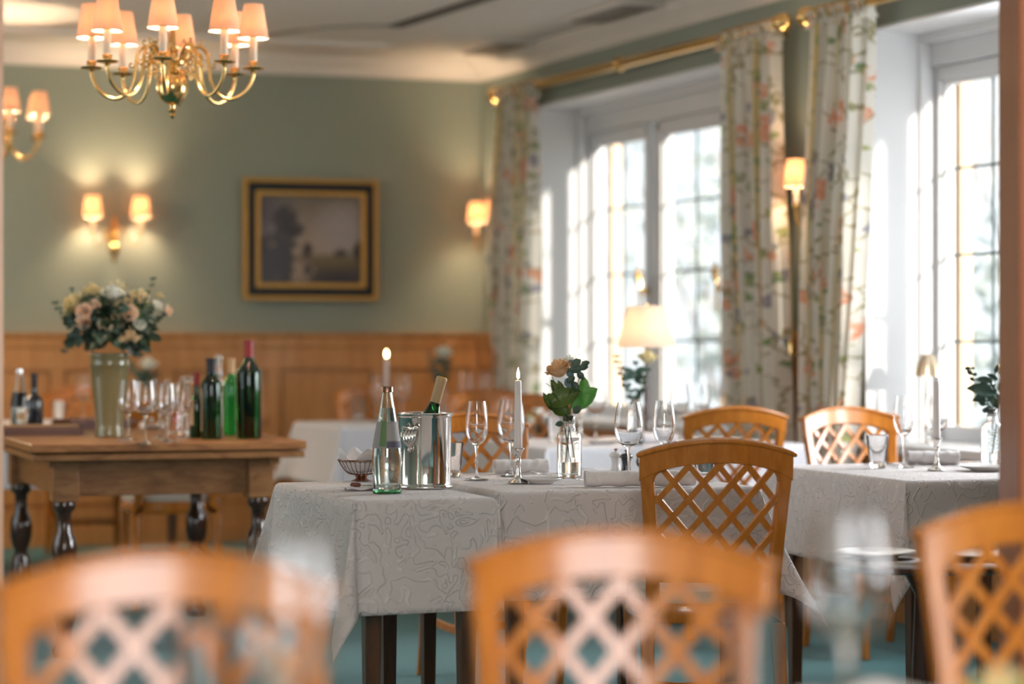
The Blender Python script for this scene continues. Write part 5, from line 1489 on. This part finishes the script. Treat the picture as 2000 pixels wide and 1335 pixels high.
tieback(4.06, 1.10, 'brass tie-back arm beside the curtain right of the table lamp', 1)
tieback(.40, 1.10, 'brass tie-back arm at the far corner curtain', 1)

# ------------------------------------------------------------------ painting
t = thing('framed_painting', 'landscape oil painting in a gilt and black frame on the green wall', 'painting', BW(-1.060, -.01, 1.742), BZ)
def frame_ring(w0, h0, w1, h1, y0, y1, name, mt):
    m = MB()
    o_ = [(-w0, -h0), (w0, -h0), (w0, h0), (-w0, h0)]; i_ = [(-w1, -h1), (w1, -h1), (w1, h1), (-w1, h1)]
    vs = [(x, y0, z) for x, z in o_] + [(x, y1, z) for x, z in o_] + [(x, y1, z) for x, z in i_] + [(x, y0, z) for x, z in i_]
    fs = []
    for a in range(4):
        b = (a + 1) % 4
        for l in range(4):
            l2 = (l + 1) % 4
            fs.append((l * 4 + a, l * 4 + b, l2 * 4 + b, l2 * 4 + a))
    m.add(vs, fs); return m.build(name, mt, t, smooth=False, bevel=.004)
W_, H_ = .402, .352
frame_ring(W_, H_, W_ - .024, H_ - .024, 0, -.050, 'outer_gilt_frame', M['gold'])
frame_ring(W_ - .024, H_ - .024, W_ - .074, H_ - .074, 0, -.042, 'black_frame', M['frame_black'])
frame_ring(W_ - .072, H_ - .072, W_ - .098, H_ - .098, 0, -.048, 'inner_gilt_frame', M['gold'])
cw, chh = W_ - .096, H_ - .096
nx, nz = 150, 130
m = MB(); m.grid(lambda u, v: ((u - .5) * 2 * cw, -.020, (v - .5) * 2 * chh), nx, nz)
cv = m.build('canvas', mat('painted_canvas', (.3, .25, .2), .45, coat=.2), t, smooth=False)
me = cv.data; ca = me.color_attributes.new('paint', 'FLOAT_COLOR', 'POINT')
def blob(u, v, cx, cy, rx, ry, soft=.35, j=0):
    d = math.hypot((u - cx) / rx, (v - cy) / ry) + .16 * math.sin(u * 41 + j) * math.sin(v * 37 + j * 2) + .10 * math.sin(u * 83 + v * 61 + j)
    return max(0, min(1, (1 + soft - d) / (2 * soft)))
def mixv(a, b, t_): return tuple(x + (y - x) * t_ for x, y in zip(a, b))
for vert in me.vertices:
    x, y, z = vert.co
    u = x / (2 * cw) + .5; v = z / (2 * chh) + .5
    sky_ = mixv((.36, .28, .22), (.17, .14, .105), max(0, min(1, (v - .45) * 1.9)))
    sky_ = mixv(sky_, (.34, .30, .30), blob(u, v, .82, .60, .22, .28, .6))
    sky_ = mixv(sky_, (.11, .085, .09), blob(u, v, .02, .85, .22, .35, .7))
    c = sky_
    if v < .36: c = mixv(c, (.10, .075, .05), min(1, (.36 - v) * 9))
    c = mixv(c, (.16, .12, .06), blob(u, v, .72, .26, .30, .06, .6, 2))
    c = mixv(c, (.33, .25, .18), blob(u, v, .40, .14, .12, .12, .3, 1))
    c = mixv(c, (.20, .13, .09), blob(u, v, .20, .05, .05, .04, .4, 1))
    for (cx, cy, rx, ry, j) in ((.25, .73, .12, .15, 1), (.24, .50, .10, .20, 2), (.34, .60, .10, .08, 3), (.10, .42, .12, .14, 4), (.08, .18, .20, .26, 5), (.24, .22, .09, .24, 6), (.47, .38, .05, .09, 7), (.98, .38, .06, .10, 8), (.80, .35, .07, .045, 9), (.47, .16, .04, .08, 10), (.33, .44, .06, .03, 11)):
        c = mixv(c, (.030, .022, .022) if j not in (9, 10) else (.06, .045, .045), .92 * blob(u, v, cx, cy, rx, ry, .25, j))
    c = mixv(c, (.20, .12, .06), .7 * blob(u, v, .13, .44, .035, .03, .4, 3))
    c = mixv(c, (.035, .028, .04), .8 * blob(u, v, .78, .06, .26, .08, .5, 4))
    ca.data[vert.index].color = (*c, 1)
cm_ = me.materials[0]; at_ = N(cm_, 'ShaderNodeVertexColor'); at_.layer_name = 'paint'; L(cm_, at_.outputs[0], bsdf(cm_).inputs['Base Color'])

# ------------------------------------------------------------------ foreground glasses on the near table (far out of focus)
def fg(px, py_rim, rim_z): 
    D = (CZ - rim_z) * F / (py_rim - H0); return ((px - 1000) / F * D, D, .7475)
wineglass(fg(1655, 1008, .984), *big, 'large blurred wine glass in the right foreground', 'blurred foreground glasses')
wineglass(fg(560, 1062, .984), *big, 'large blurred wine glass in the left foreground', 'blurred foreground glasses')
tumbler(fg(1470, 1190, .872), .125, .034, 'blurred tumbler in the foreground left of the large right glass', GT)
tumbler(fg(400, 1215, .862), .115, .034, 'blurred tumbler in the foreground left of the large left glass', GT)
q = fg(1655, 1300, .84)
def fan(u, v):
    return ((u - .5) * .22 * (1 - .15 * v), .03 * math.sin(u * PI * 5) * (.4 + .6 * v) , .095 * v * (1 - .18 * (2 * u - 1) ** 2))
m = MB(); m.grid(fan, 60, 10); o = m.build('standing_napkin', M['napkin'], loc=(q[0] + .005, 2.28, .7475), auto=False, solid=.003); tag(o, 'blurred folded napkin standing at the bottom edge, right of centre', 'napkin')
q = (1955 - 1000) / F * 2.3
t = thing('flower_pot', 'blurred yellow-green flower arrangement in the bottom right corner', 'flowers', (q, 2.3, .7475))
m = MB(); m.lathe([(0, 0), (.03, 0), (.036, .04), (.033, .042), (0, .03)], 24); m.build('pot', M['ceramic'], t)
lf = MB(); random.seed(3)
for k in range(60):
    a = random.uniform(0, 2 * PI); leaf(lf, (0, 0, .035 + random.uniform(0, .03)), (math.cos(a), math.sin(a), random.uniform(.2, 1.6)), (0, 0, 1), random.uniform(.03, .055), .018, .2, .2, 5)
lf.build('leaves', M['leafbright'], t, auto=False)
rose('petals', t, (0, 0, .09), .022, M['petal_cream'], 2)
